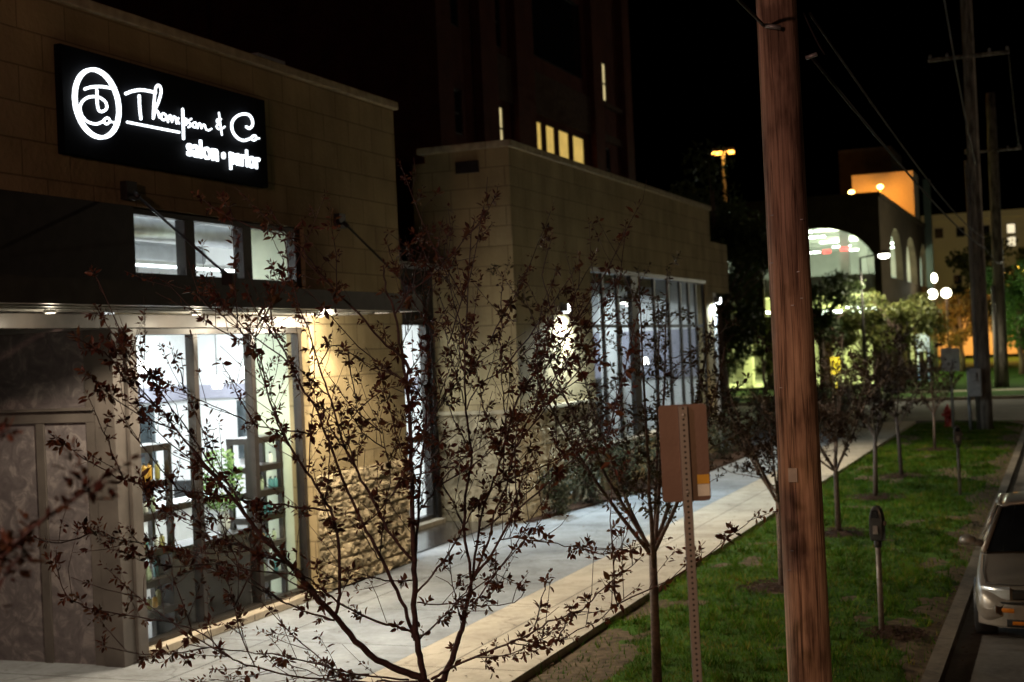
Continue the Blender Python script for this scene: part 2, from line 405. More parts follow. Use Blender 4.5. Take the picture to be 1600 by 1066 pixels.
CRABAPPLE_LIMBS=[
(0.0222,0.0059,[(-0.03,-0.012,1.389),(-0.051,-0.018,1.554),(-0.073,-0.023,1.723),(-0.067,-0.012,2.046),(-0.071,-0.006,2.3),(-0.068,0.01,2.727),(-0.065,0.02,2.983),(-0.08,0.026,3.293),(-0.11,0.023,3.514),(-0.139,0.022,3.764),(-0.189,0.01,3.924),(-0.201,0.012,4.079)]),
(0.0096,0.0033,[(-0.08,0.026,3.305),(-0.07,0,3.451),(-0.188,-0.107,3.597),(-0.279,-0.217,3.769),(-0.366,-0.317,3.894),(-0.434,-0.415,4.032),(-0.502,-0.522,4.18),(-0.587,-0.632,4.287),(-0.66,-0.743,4.411)]),
(0.0059,0.0026,[(-0.139,0.022,3.756),(-0.11,0.191,3.933),(-0.052,0.399,4.042),(-0.007,0.608,4.156)]),
(0.0104,0.0033,[(-0.066,-0.01,2.091),(-0.059,0.038,2.323),(-0.071,0.11,2.597),(-0.069,0.147,2.714),(-0.065,0.223,2.939),(-0.078,0.337,3.281),(-0.07,0.41,3.471),(-0.102,0.469,3.666),(-0.138,0.525,3.855),(-0.124,0.599,4.031)]),
(0.0052,0.0022,[(-0.065,0.293,3.125),(-0.194,0.31,3.362),(-0.261,0.352,3.557),(-0.196,0.453,3.727)]),
(0.0048,0.0022,[(-0.098,0.233,3.032),(-0.012,0.453,3.209),(0.059,0.711,3.363),(0.112,1.051,3.587),(0.172,1.299,3.712)]),
(0.024,0.0081,[(-0.041,-0.017,1.398),(-0.062,-0.028,1.428),(-0.204,-0.112,1.499),(-0.361,-0.221,1.643),(-0.473,-0.32,1.839),(-0.589,-0.431,2.05),(-0.703,-0.544,2.247),(-0.807,-0.648,2.413),(-0.892,-0.754,2.616),(-0.985,-0.864,2.801),(-1.068,-0.963,2.959)]),
(0.0074,0.003,[(-0.985,-0.864,2.801),(-0.997,-0.884,2.846),(-1.062,-1.033,3.034),(-1.112,-1.239,3.251),(-1.162,-1.414,3.381),(-1.161,-1.582,3.544),(-1.183,-1.682,3.601),(-1.207,-1.814,3.672)]),
(0.0074,0.0026,[(-0.892,-0.754,2.616),(-0.907,-0.773,2.701),(-0.98,-0.835,2.826),(-1.064,-0.929,3.026),(-1.167,-1.061,3.285),(-1.228,-1.155,3.464),(-1.24,-1.217,3.619)]),
(0.0118,0.0074,[(-0.492,-0.327,1.848),(-0.472,-0.317,1.911),(-0.452,-0.301,2.03),(-0.459,-0.283,2.267),(-0.482,-0.276,2.433),(-0.517,-0.279,2.531),(-0.603,-0.293,2.688),(-0.714,-0.313,2.859)]),
(0.0074,0.0026,[(-0.714,-0.313,2.859),(-0.756,-0.316,2.929),(-0.821,-0.317,3.021),(-0.935,-0.278,3.303),(-1.043,-0.229,3.572),(-1.242,-0.216,3.771),(-1.386,-0.216,3.858),(-1.526,-0.207,3.981)]),
(0.0067,0.0022,[(-0.65,-0.302,2.763),(-0.742,-0.384,2.98),(-0.798,-0.479,3.247),(-0.822,-0.584,3.553),(-0.77,-0.63,3.751),(-0.679,-0.642,3.865)]),
(0.0133,0.0037,[(-0.078,-0.027,1.662),(-0.106,-0.034,1.765),(-0.179,-0.051,1.98),(-0.284,-0.075,2.221),(-0.376,-0.095,2.409),(-0.467,-0.113,2.623),(-0.533,-0.121,2.823),(-0.587,-0.13,2.953),(-0.661,-0.14,3.164),(-0.764,-0.162,3.334),(-0.839,-0.174,3.5),(-0.931,-0.192,3.676),(-1.035,-0.214,3.836),(-1.095,-0.222,3.978)]),
(0.0104,0.003,[(-0.08,-0.001,2.172),(-0.242,-0.016,2.371),(-0.351,-0,2.568),(-0.463,0.014,2.739),(-0.597,0.048,2.991),(-0.682,0.093,3.215),(-0.782,0.136,3.44),(-0.868,0.187,3.671),(-0.939,0.211,3.805),(-1.033,0.263,4.039),(-1.116,0.333,4.313)]),
(0.0089,0.003,[(-0.089,-0.031,1.683),(-0.114,-0.05,1.727),(-0.26,-0.163,1.802),(-0.425,-0.317,1.924),(-0.515,-0.426,2.051),(-0.577,-0.503,2.13),(-0.685,-0.619,2.176),(-0.793,-0.739,2.209),(-0.92,-0.893,2.278),(-1.04,-1.049,2.347)]),
(0.0074,0.003,[(-0.061,-0.025,1.391),(-0.252,-0.143,1.41),(-0.369,-0.226,1.424),(-0.64,-0.438,1.486),(-0.883,-0.65,1.592),(-1.004,-0.771,1.693),(-1.089,-0.878,1.835),(-1.249,-1.046,1.945),(-1.479,-1.291,2.043),(-1.616,-1.453,2.141),(-1.626,-1.548,2.326),(-1.596,-1.595,2.449)]),
(0.0048,0.0022,[(-0.883,-0.65,1.592),(-0.911,-0.762,1.844),(-0.889,-0.853,2.039),(-0.863,-0.968,2.253)]),
(0.007,0.0026,[(-0.489,-0.326,1.831),(-0.631,-0.404,1.895),(-0.734,-0.467,1.956),(-0.834,-0.534,2.03),(-0.96,-0.623,2.136),(-1.118,-0.733,2.219),(-1.269,-0.848,2.338)]),
(0.0078,0.0026,[(-0.517,-0.281,2.519),(-0.704,-0.411,2.567),(-0.882,-0.561,2.613),(-1.028,-0.696,2.657),(-1.186,-0.854,2.707),(-1.331,-1.01,2.748),(-1.465,-1.171,2.835),(-1.577,-1.332,2.959),(-1.63,-1.429,3.059),(-1.656,-1.479,3.109)]),
(0.0063,0.0022,[(-0.662,-0.152,3.006),(-0.791,-0.215,3.03),(-0.979,-0.318,3.074),(-1.12,-0.402,3.157),(-1.321,-0.527,3.28),(-1.468,-0.623,3.379),(-1.688,-0.769,3.509)]),
(0.007,0.0026,[(-0.115,-0.052,1.411),(-0.376,-0.209,1.469),(-0.525,-0.312,1.523),(-0.78,-0.503,1.636),(-0.939,-0.627,1.681),(-1.117,-0.772,1.733),(-1.238,-0.874,1.762),(-1.315,-0.95,1.693)]),
(0.0048,0.0018,[(-0.67,-0.517,2.203),(-0.814,-0.549,2.266),(-0.98,-0.577,2.321),(-1.193,-0.606,2.4),(-1.369,-0.62,2.515),(-1.524,-0.637,2.558)]),
(0.0044,0.0018,[(-1.47,-0.926,2.395),(-1.426,-1.266,2.474),(-1.314,-1.614,2.568),(-1.238,-1.803,2.622)]),
(0.0222,0.0111,[(0.073,0.028,1.384),(0.117,0.095,1.519),(0.15,0.18,1.66),(0.16,0.256,1.791),(0.162,0.316,1.894),(0.174,0.385,1.997)]),
(0.0111,0.0033,[(0.17,0.371,1.969),(0.133,0.369,2.249),(0.137,0.384,2.451),(0.176,0.423,2.766),(0.181,0.432,2.855),(0.148,0.441,3.111),(0.143,0.467,3.431),(0.157,0.502,3.753),(0.183,0.56,4.237),(0.216,0.588,4.383)]),
(0.0044,0.0018,[(0.148,0.441,3.111),(0.137,0.322,3.372),(0.136,0.219,3.542),(0.168,0.123,3.708)]),
(0.0048,0.0018,[(0.148,0.469,3.453),(0.024,0.63,3.804),(-0.083,0.766,4.034),(-0.064,0.918,4.196)]),
(0.0096,0.003,[(0.166,0.382,1.988),(0.197,0.454,2.297),(0.236,0.529,2.519),(0.296,0.611,2.705),(0.321,0.671,2.864),(0.389,0.799,3.168),(0.493,0.922,3.372),(0.572,1.028,3.567),(0.534,1.103,3.829),(0.478,1.148,4.013),(0.51,1.253,4.27)]),
(0.0089,0.0022,[(0.174,0.385,1.988),(0.323,0.401,2.174),(0.479,0.39,2.421),(0.65,0.395,2.562),(0.889,0.393,2.76),(1.013,0.388,2.862),(1.148,0.39,2.925),(1.301,0.389,3.003)]),
(0.0081,0.0026,[(0.179,0.387,2.009),(0.277,0.442,2.24),(0.307,0.469,2.411),(0.386,0.519,2.58),(0.439,0.569,2.84),(0.578,0.663,3.135),(0.669,0.721,3.276),(0.8,0.803,3.464),(0.935,0.888,3.652),(1.055,0.962,3.799),(1.104,1.019,4.059),(1.129,1.065,4.314)]),
(0.0055,0.0022,[(0.197,0.454,2.297),(0.321,0.642,2.403),(0.47,1.016,2.602),(0.586,1.399,2.817),(0.622,1.689,3.03)]),
(0.0067,0.0033,[(-0.051,-0.016,1.669),(0.071,0.064,1.78),(0.168,0.143,1.896),(0.234,0.2,1.978)]),
(0.0055,0.0018,[(0.439,0.569,2.84),(0.604,0.516,3.011),(0.858,0.392,3.22),(1.069,0.296,3.319),(1.185,0.212,3.419)]),
(0.0055,0.0018,[(0.578,0.663,3.135),(0.613,0.719,3.343),(0.738,0.852,3.596),(0.784,0.956,3.857),(0.888,1.1,4.12)]),
(0.0048,0.0018,[(0.148,0.441,3.111),(0.254,0.449,3.278),(0.477,0.478,3.397),(0.709,0.486,3.599),(0.807,0.479,3.72)]),
(0.0081,0.003,[(-0.073,-0.018,1.948),(0.021,0.064,2.064),(0.125,0.197,2.244),(0.201,0.326,2.428),(0.264,0.418,2.532),(0.398,0.596,2.692),(0.491,0.733,2.826)]),
(0.0059,0.0022,[(-0.071,0.078,2.471),(0.043,0.072,2.588),(0.148,0.049,2.701),(0.328,0.011,2.846),(0.483,-0.031,2.968)]),
(0.0055,0.0026,[(-0.067,-0.012,2.038),(-0.185,-0.214,2.077),(-0.258,-0.42,2.122),(-0.338,-0.762,2.131)]),
(0.0055,0.0022,[(-0.06,-0.013,1.906),(0.126,0.023,1.888),(0.328,0.049,1.876),(0.477,0.062,1.885),(0.619,0.071,1.923),(0.668,0.055,2.02)]),
(0.0096,0.0026,[(0.016,0.006,1.403),(0.125,0.021,1.47),(0.337,0.034,1.565),(0.581,0.037,1.663),(0.779,0.027,1.767),(0.947,0.015,1.842),(1.051,0.007,1.882),(1.208,-0.024,2.016),(1.397,-0.064,2.162),(1.464,-0.079,2.215)]),
(0.0048,0.0022,[(0.57,0.032,1.655),(0.727,0.035,1.628),(0.898,0.015,1.69),(1.152,-0.042,1.819),(1.346,-0.112,1.957),(1.46,-0.16,2.045)]),
(0.0055,0.0022,[(0.296,0.45,2.213),(0.436,0.482,2.248),(0.668,0.521,2.215),(0.884,0.549,2.184),(1.176,0.578,2.157)]),
(0.0037,0.0018,[(0.335,0.406,2.186),(0.335,0.307,2),(0.342,0.196,1.849)]),
(0.0048,0.0018,[(-0.284,-0.075,2.221),(-0.322,0.1,2.468),(-0.373,0.321,2.7),(-0.5,0.498,2.904),(-0.617,0.649,3.074)]),
(0.0048,0.0018,[(-0.376,-0.095,2.409),(-0.201,-0.138,2.538),(0.053,-0.27,2.753),(0.398,-0.441,2.922)]),
(0.0044,0.0018,[(-0.782,0.136,3.44),(-0.75,0.287,3.578),(-0.687,0.533,3.483),(-0.645,0.834,3.338)]),
(0.0044,0.0018,[(-0.597,0.048,2.991),(-0.414,-0.023,3.151),(-0.168,-0.132,3.273),(0.062,-0.233,3.311)]),
]
SCRIPT_STROKES=[
(0.016,[(13.344,6.668),(13.418,6.696),(13.495,6.717),(13.66,6.745),(13.871,6.756)]),
(0.015,[(13.561,6.688),(13.557,6.597),(13.558,6.528),(13.581,6.462),(13.627,6.451),(13.698,6.478),(13.734,6.522),(13.71,6.576),(13.637,6.605),(13.569,6.611),(13.487,6.604),(13.378,6.574),(13.28,6.508),(13.244,6.431),(13.278,6.351),(13.373,6.299),(13.521,6.294),(13.633,6.334),(13.676,6.362)]),
(0.012,[(13.676,6.353),(13.697,6.382),(13.748,6.394),(13.78,6.367),(13.749,6.332),(13.701,6.318),(13.666,6.338)]),
(0.010,[(13.767,6.352),(13.852,6.358)]),
(0.018,[(14.106,6.732),(14.262,6.789),(14.444,6.827),(14.703,6.838)]),
(0.017,[(14.369,6.745),(14.368,6.609),(14.383,6.47)]),
(0.015,[(14.634,6.509),(14.653,6.65),(14.685,6.802),(14.717,6.899),(14.763,6.936),(14.812,6.918),(14.819,6.85),(14.758,6.73),(14.693,6.646)]),
(0.014,[(14.644,6.52),(14.67,6.588),(14.715,6.613),(14.745,6.589),(14.766,6.54)]),
(0.012,[(14.797,6.537),(14.809,6.58),(14.858,6.599),(14.907,6.578),(14.891,6.531),(14.827,6.519),(14.804,6.542)]),
(0.012,[(14.94,6.508),(14.964,6.579),(15.009,6.589),(15.027,6.52)]),
(0.012,[(15.028,6.531),(15.06,6.584),(15.105,6.583),(15.126,6.514)]),
(0.012,[(15.179,6.521),(15.142,6.55),(15.17,6.584)]),
(0.017,[(15.271,6.71),(15.269,6.548),(15.263,6.339)]),
(0.012,[(15.271,6.537),(15.315,6.596),(15.354,6.579),(15.33,6.526),(15.283,6.516)]),
(0.010,[(15.456,6.615),(15.394,6.58),(15.418,6.549),(15.443,6.529),(15.381,6.498)]),
(0.010,[(15.496,6.517),(15.478,6.553),(15.534,6.58),(15.573,6.558),(15.55,6.52),(15.496,6.513)]),
(0.010,[(15.59,6.514),(15.615,6.571),(15.656,6.577),(15.673,6.524)]),
(0.010,[(15.68,6.525),(15.718,6.573),(15.759,6.571),(15.783,6.523),(15.845,6.519),(15.91,6.547)]),
(0.010,[(16.102,6.782),(16.121,6.662),(16.151,6.497)]),
(0.010,[(16.149,6.705),(16.062,6.69),(16.045,6.652),(16.123,6.642),(16.034,6.603),(16.067,6.564),(16.162,6.584),(16.229,6.616)]),
(0.017,[(16.769,6.683),(16.845,6.672),(16.927,6.728),(16.925,6.806),(16.84,6.856),(16.687,6.847),(16.514,6.783),(16.41,6.688),(16.416,6.58),(16.529,6.504),(16.678,6.487),(16.833,6.527),(16.921,6.566)]),
(0.012,[(16.892,6.542),(16.922,6.579),(16.993,6.588),(17.014,6.553),(16.964,6.522),(16.902,6.523)]),
(0.010,[(17.014,6.561),(17.093,6.565)]),
(0.015,[(14.112,6.394),(14.657,6.4),(15.17,6.407)]),
(0.015,[(15.347,6.398),(16.155,6.402),(17.096,6.407)]),
]

# ------------------------------------------------------------------ camera, world
cam = D.cameras.new('camera'); camo = D.objects.new('camera', cam); COL.objects.link(camo)
from mathutils import Matrix
CR = ((0.93086506, 0.04272727, 0.36285619), (0.36275012, 0.01048411, -0.93182747), (-0.04361867, 0.99903176, -0.00574003))
camo.matrix_world = Matrix.Translation((0, 0, 3.5)) @ Matrix(CR).to_4x4()
cam.sensor_width = 36; cam.lens = 50; cam.clip_start = .1; cam.clip_end = 2000
cam.dof.use_dof = True; cam.dof.focus_distance = 9.8; cam.dof.aperture_fstop = 2.3
SC.camera = camo
w = D.worlds.new('World'); SC.world = w; w.use_nodes = True
sky = w.node_tree.nodes.new('ShaderNodeTexSky'); sky.sky_type = 'NISHITA'; sky.sun_disc = False
SUN_EL, SUN_AZ = R(-9), R(150)
sky.sun_elevation = SUN_EL; sky.sun_rotation = SUN_AZ
bg = w.node_tree.nodes['Background']; bg.inputs['Strength'].default_value = .05
w.node_tree.links.new(sky.outputs[0], bg.inputs['Color'])
SC.view_settings.view_transform = 'Standard'; SC.view_settings.look = 'None'
SC.view_settings.exposure = 0; SC.view_settings.gamma = 1
SC.cycles.use_denoising = True
SC.cycles.max_bounces = 8; SC.cycles.transparent_max_bounces = 16
SC.cycles.sample_clamp_indirect = 4

def lamp(name, kind, loc, energy, color=(1, .8, .6), size=.08, rot=None, **kw):
    l = D.lights.new(name, kind); o = D.objects.new(name, l); COL.objects.link(o)
    o.location = loc; l.energy = energy; l.color = color
    if kind == 'AREA':
        l.shape = 'RECTANGLE'; l.size, l.size_y = size if isinstance(size, tuple) else (size, size)
    elif kind != 'SUN': l.shadow_soft_size = size
    if rot is not None: o.rotation_euler = rot
    for k, v in kw.items(): setattr(l, k, v)
    return o
def aim(o, target):
    o.rotation_euler = (Vector(target) - o.location).to_track_quat('-Z', 'Y').to_euler()

mo = lamp('moonlight', 'SUN', (0, 0, 40), .004, (1, .9, .8)); mo.data.angle = R(10); mo.rotation_euler = (R(50), 0, R(40))

WARM = (1, .78, .55); COOL = (.72, .90, 1.0); SODIUM = (1, .45, .10)

# ------------------------------------------------------------------ ground, paving, roads
m = MB(); m.box(-300, 300, -60, 500, -.60, -.40); structure(m, 'ground', M['lawnfar'])
m = MB(); m.box(-1.33, 9, -30, 140, -.38, -.13); structure(m, 'road', M['asphalt'])
m = MB(); m.box(-90, -1.33, 58.2, 77, -.38, -.13); m.box(9, 90, 58.2, 77, -.38, -.13); structure(m, 'cross_street', M['asphalt2'])
m = MB(); m.box(-40, -1.8, 57.6, 58.2, -.35, -.11); structure(m, 'gutter_pan', M['beige'])
m = MB(); m.box(-40, -1.4, 77, 84, -.38, .0); m.box(-40, -1.4, 86, 130, -.38, .0); structure(m, 'far_lawn', M['lawnfar'])
m = MB(); m.box(-40, -1.4, 84, 86, -.38, .01); m.box(-40, -1.4, 76.7, 77, -.38, .02); structure(m, 'far_pavement', M['beige'])
m = MB(); m.box(-19, -7.26, -4, 57.6, -.38, 0)
structure(m, 'walkway', M['concrete'])
m = MB(); m.box(-7.25, -5.60, -4, 57.6, -.30, .004); structure(m, 'sidewalk', M['beige'])
# lawn strip soil sheet, gently uneven
m = MB()
def soilz(x, y):
    e = min(1, (x+5.6)/.35) * min(1, (-1.5-x)/.3)
    return -.085 + .05*max(e, 0) + .02*noise.noise(Vector((x*1.7, y*1.1, 0)))*max(e, 0)
m.grid(lambda u, v: (-5.60 + 4.1*u, 2 + 55.4*v, soilz(-5.60 + 4.1*u, 2 + 55.4*v)), 30, 260)
structure(m, 'verge_soil', M['soil'])
# kerb: straight run and rounded corner
def ring(cx, cy, r, a0, a1, n=14):
    return [(cx + r*math.cos(a0+(a1-a0)*i/n), cy + r*math.sin(a0+(a1-a0)*i/n)) for i in range(n+1)]
outer = [(-1.33, -20), (-1.33, 53.5)] + ring(-5.4, 53.5, 4.07, 0, PI/2) + [(-40, 57.57)]
inner = [(-1.50, -20), (-1.50, 53.5)] + ring(-5.4, 53.5, 3.9, 0, PI/2) + [(-40, 57.40)]
m = MB()
for i in range(len(outer)-1):
    a, b, c, d = outer[i], outer[i+1], inner[i+1], inner[i]
    m.add([(*a, -.38), (*b, -.38), (*c, -.38), (*d, -.38), (*a, .0), (*b, .0), (*c, .012), (*d, .012)],
          [(4, 5, 6, 7), (0, 1, 5, 4), (2, 3, 7, 6)])
structure(m, 'kerb', M['kerb'])
# raised planting bed in front of the far shop
m = MB(); m.prism([(-10.3, 26.75), (-10.12, 26.75), (-9.55, 31.6), (-9.2, 34), (-9.0, 37), (-9.0, 46), (-10.3, 46)], 'z', -.2, .05)
structure(m, 'planting_bed', M['mulch'])

# grass blades
def grass(name, n, seed, xr, yr, bare, h=(.035, .075), mat=None, zf=soilz):
    rnd = random.Random(seed)
    vs, fs = [], []
    while len(fs) < n:
        x = rnd.uniform(*xr); y = yr[0] + (yr[1]-yr[0])*rnd.random()**1.6
        if bare(x, y, rnd): continue
        z = zf(x, y) - .005
        a = rnd.uniform(0, 2*PI); hh = rnd.uniform(*h); wd = rnd.uniform(.003, .006) * (1 + y/22)
        dx, dy = math.cos(a)*wd, math.sin(a)*wd
        lx, ly = rnd.gauss(0, .45)*hh, rnd.gauss(0, .45)*hh
        i = len(vs)
        vs += [(x-dx, y-dy, z), (x+dx, y+dy, z), (x+lx, y+ly, z+hh)]
        fs.append((i, i+1, i+2))
    me = D.meshes.new(name); me.from_pydata(vs, [], fs); me.materials.append(mat)
    o = D.objects.new(name, me); COL.objects.link(o)
    return tag(o, kind='stuff')
TREE_SPOTS = [(-3.9, 13.55), (-3.88, 20.06), (-3.91, 25.6), (-3.95, 31.2), (-3.9, 35.9), (-3.75, 43.7)]
METERS = [(-2.17, 17.16), (-2.25, 31.7)]
def bare(x, y, rnd):
    for tx, ty in TREE_SPOTS + [(-3.9, 8.29)]:
        d = math.hypot((x-tx)/1.0, (y-ty)/.95)
        if d < .55 + .22*noise.noise(Vector((x*3, y*3, 1))): return True
    for tx, ty in METERS:
        if math.hypot(x-tx-.15, y-ty) < .38 + .2*noise.noise(Vector((x*4, y*4, 3))): return rnd.random() < .9
    k = -grass_level(x, y)
    if k > 0: return rnd.random() < .93
    if k > -.25: return rnd.random() < .5
    return False
def grass_level(x, y):
    k = noise.noise(Vector((x*.9, y*.55, 7))) + .5*noise.noise(Vector((x*2.6, y*1.7, 2)))
    left = (x + 5.6); right = (-1.5 - x)
    th = .42
    if left < 1.2: th -= (1.2-left)*.75*(1.25 if y < 19 else .25)
    if right < .75: th -= (.75-right)*1.35
    return th - k
gm = leaf_mat('grass_blades', [(.026, .08, .004), (.05, .14, .007), (.08, .19, .012), (.12, .19, .018), (.20, .17, .05)], .7, .2, .04, 1.1)
grass('grass', 120000, 3, (-5.55, -1.52), (4.5, 56), bare, mat=gm)
def clumps(x, y, rnd): return bare(x, y, rnd) or noise.noise(Vector((x*5.5, y*5.5, 9))) < .28
grass('grass_clumps', 26000, 8, (-5.55, -1.52), (6, 45), clumps, h=(.07, .15), mat=gm)
def turfz(u, v):
    x, y = -5.58 + 4.06*u, 2 + 55.4*v
    g_ = grass_level(x, y) + .22*noise.noise(Vector((x*7, y*7, 5)))
    for tx, ty in TREE_SPOTS + [(-3.9, 8.29)]:
        if math.hypot(x-tx, y-ty) < .5: g_ = -1
    return (x, y, soilz(x, y) + max(-.05, min(.014, g_*.09)))
m = MB(); m.grid(turfz, 70, 640)
tag(m.build('turf', M['turf']), kind='stuff')

# mulch rings
def mulch(x, y, r, seed):
    rnd = random.Random(seed); mm = MB()
    mm.grid(lambda u, v: (x + r*v*(1+.3*noise.noise(Vector((math.cos(2*PI*u)*1.3, math.sin(2*PI*u)*1.3, seed))))*math.cos(2*PI*u), y + r*v*(1+.3*noise.noise(Vector((math.cos(2*PI*u)*1.3, math.sin(2*PI*u)*1.3, seed))))*math.sin(2*PI*u), soilz(x, y) + .05 - .085*v**3 + .03*noise.noise(Vector((u*9, v*4, seed)))*(1-v)), 18, 5)
    for i in range(420):
        a, q = rnd.uniform(0, 2*PI), r*1.35*rnd.random()**.6
        px, py = x+q*math.cos(a), y+q*math.sin(a); z = soilz(x, y) + .025 + .055*max(0, 1-(q/r)**2)
        s = rnd.uniform(.015, .05); b = rnd.uniform(0, PI)
        cx, cy = math.cos(b)*s, math.sin(b)*s
        mm.add([(px-cx, py-cy, z), (px+cy*.4, py-cx*.4, z+rnd.uniform(0, .02)), (px+cx, py+cy, z+rnd.uniform(0, .03)), (px-cy*.4, py+cx*.4, z+.01)], [(0, 1, 2, 3)])
    return tag(mm.build('mulch', M['mulch']), kind='stuff')
for i, (x, y) in enumerate(TREE_SPOTS): mulch(x, y, .52, i)
mulch(-2.02, 17.1, .3, 31)

# fallen leaves and grit along the pavement edge and the kerb
lm = MB(); rl = random.Random(77)
for i in range(900):
    k = rl.random()
    if k < .45: x, y, zz = -5.6 + abs(rl.gauss(0, .5))*(-1 if rl.random() < .4 else 1), rl.uniform(6, 45), .012
    elif k < .75: x, y, zz = -1.28 + abs(rl.gauss(0, .12)), rl.uniform(8, 50), -.124
    else: x, y, zz = rl.uniform(-10.2, -1.6), rl.uniform(8, 40), .012
    if x > -5.6 and x < -1.5: zz = soilz(x, y) + .03
    s = rl.uniform(.012, .034); b = rl.uniform(0, 6.28); c_, s_ = math.cos(b)*s, math.sin(b)*s
    lm.add([(x-c_, y-s_, zz), (x+s_*.5, y-c_*.5, zz+rl.uniform(0, .008)), (x+c_, y+s_, zz+rl.uniform(0, .012)), (x-s_*.5, y+c_*.5, zz+rl.uniform(0, .008))], [(0, 1, 2, 3)])
tag(lm.build('leaf_litter', leaf_mat('dry_leaves', [(.10, .05, .025), (.16, .10, .05), (.05, .03, .02)], .8, .1, .1)), kind='stuff')

# ------------------------------------------------------------------ salon building
XF = -10.40
sal = thing('salon_building', 'cream block shop building with metal canopy and bright corner windows below a lit sign', 'building', (-12, 15, 0))
m = MB()
m.box(-10.7, XF, 8, 18.45, 5.42, 7.62); m.box(-10.7, XF, 18.45, 21.65, 1.76, 7.62); m.box(-17.9, -10.7, 21.40, 21.65, 5.2, 7.62)
m.box(-10.7, XF, 14.28, 18.45, 4.13, 4.42)
m.build('wall', M['block'], sal)
m = MB(); m.box(-18, -10.7, 8, 21.4, 7.2, 7.4); m.build('roof', M['coping'], sal)
m = MB(); m.box(-10.86, -10.33, 7.9, 21.73, 7.62, 7.75); cp = m.build('coping', M['coping'], sal, .015)
m = MB(); m.box(-10.75, -10.42, 17.4, 18.15, 7.754, 7.83); m.build('flashing', M['duct'], cp)
# split-face stone base of the pier: real relief, course by course
def stone_face(mm, axis, fixed, a0, a1, z0, z1, out, course=.2, length=.42, seed=0, relief=.045):
    rnd = random.Random(seed)
    nz = max(1, round((z1-z0)/course)); ch = (z1-z0)/nz
    for j in range(nz):
        a = a0 - (rnd.random()*length if j % 2 else 0)
        while a < a1 - 1e-6:
            b = a + length*rnd.uniform(.8, 1.2)
            lo, hi = max(a, a0), min(b, a1)
            if hi - lo > .03:
                sd = rnd.random()*50; nu = max(4, int((hi-lo)/.028)); nv = 8; base = rnd.uniform(0, .035)
                def P(u, v, lo=lo, hi=hi, j=j, sd=sd, base=base):
                    e = min(1, 12*min(u, 1-u))*min(1, 8*min(v, 1-v))
                    d = (base + relief*(.5 + noise.noise(Vector((u*3+sd, v*2, sd))) + 0.75*noise.noise(Vector((u*9+sd, v*6, sd))) + .5*noise.noise(Vector((u*19+sd, v*12, sd)))))*e
                    t = lo + (hi-lo)*u; z = z0 + ch*(j+v)
                    if axis == 'x': return (fixed + out*d, t, z)
                    return (t, fixed + out*d, z)
                mm.grid(P, nu, nv, smooth=False)
            a = b
m = MB()
m.box(-10.7, XF-.01, 18.46, 21.64, 0, 1.755)
stone_face(m, 'x', XF, 18.46, 21.64, 0, 1.755, 1, course=.22, length=.45, seed=4, relief=.065)
stone_face(m, 'y', 21.645, -10.68, XF, 0, 1.755, 1, seed=9)
m.build('stone_base', M['stone'], sal)
m = MB(); m.box(-10.74, -10.365, 18.40, 18.458, 0, 3.95); m.build('jamb', M['block'], sal)
m = MB(); m.box(-10.72, -10.36, 8, 14.28, 4.40, 5.415); m.build('cladding', M['dark'], sal)
# canopy with soffit, tie rods and downlights
m = MB(); m.box(-10.395, -8.95, 9.4, 19.15, 4.16, 4.34); m.box(-8.95, -8.88, 9.36, 19.2, 4.12, 4.37); m.box(-10.36, -8.95, 19.15, 19.2, 4.12, 4.37)
can = m.build('canopy', M['dark'], sal)
m = MB(); m.box(-10.36, -8.97, 9.42, 19.13, 4.135, 4.155)
for yy in (-10.1, -9.7, -9.3): m.box(yy, yy+.03, 9.42, 19.13, 4.115, 4.134)
m.build('soffit', M['soffit'], can)
LED = emit('downlight_lens', (1, .86, .62), 3)
for y in (12.2, 14.9, 16.5, 18.0):
    m = MB(); m.lathe(-9.95, y, [(.07, 4.095), (.07, 4.133)], 16); d = m.build('downlight', M['soffit'], can)
    m = MB(); m.lathe(-9.95, y, [(.052, 4.088), (.052, 4.094)], 14); m.build('lens', LED, d)
for y in (14.19, 19.49):
    m = MB()
    m.box(-10.4, -10.3, y-.1, y+.1, 5.48, 5.70)
    e = Vector((-9.0, y if y < 19 else 19.05, 4.47)); s = Vector((-10.28, y, 5.56))
    m.tube([s, e], .017, 8)
    m.tube([s, s.lerp(e, .06)], .035, 8); m.tube([s.lerp(e, .92), e], .033, 8)
    m.box(-9.08, -8.93, e.y-.05, e.y+.05, 4.345, 4.52)
    m.build('tie_rod', M['dark'], can)
# header, corner post, veined panels
m = MB(); m.box(-10.56, -10.34, 8, 18.39, 3.95, 4.11); m.build('header', M['frame'], sal, .006)
m = MB(); m.box(-10.62, -10.34, 13.72, 14.20, 0, 3.945); m.box(-10.56, -10.30, 13.95, 14.0, 0, 3.945); m.build('corner_post', M['frame'], sal, .006)
m = MB(); m.box(-14.5, -10.63, 13.80, 13.98, 0, 3.945); pn = m.build('wall_panel', M['panel'], sal)
m = MB()
m.box(-14.5, -10.64, 13.755, 13.797, 2.86, 3.0); m.box(-14.5, -10.64, 13.70, 13.797, 3.0, 3.035)
m.box(-11.52, -11.40, 13.765, 13.797, 0, 2.86); m.box(-12.75, -12.63, 13.765, 13.797, 0, 2.86)
m.box(-10.78, -10.62, 13.76, 13.797, 0, 3.945)
m.build('trim', M['frame'], pn, .004)
m = MB(); m.box(-10.64, -10.30, 14.2, 18.44, -.02, .10); m.build('base_kerb', M['beige'], sal, .01)
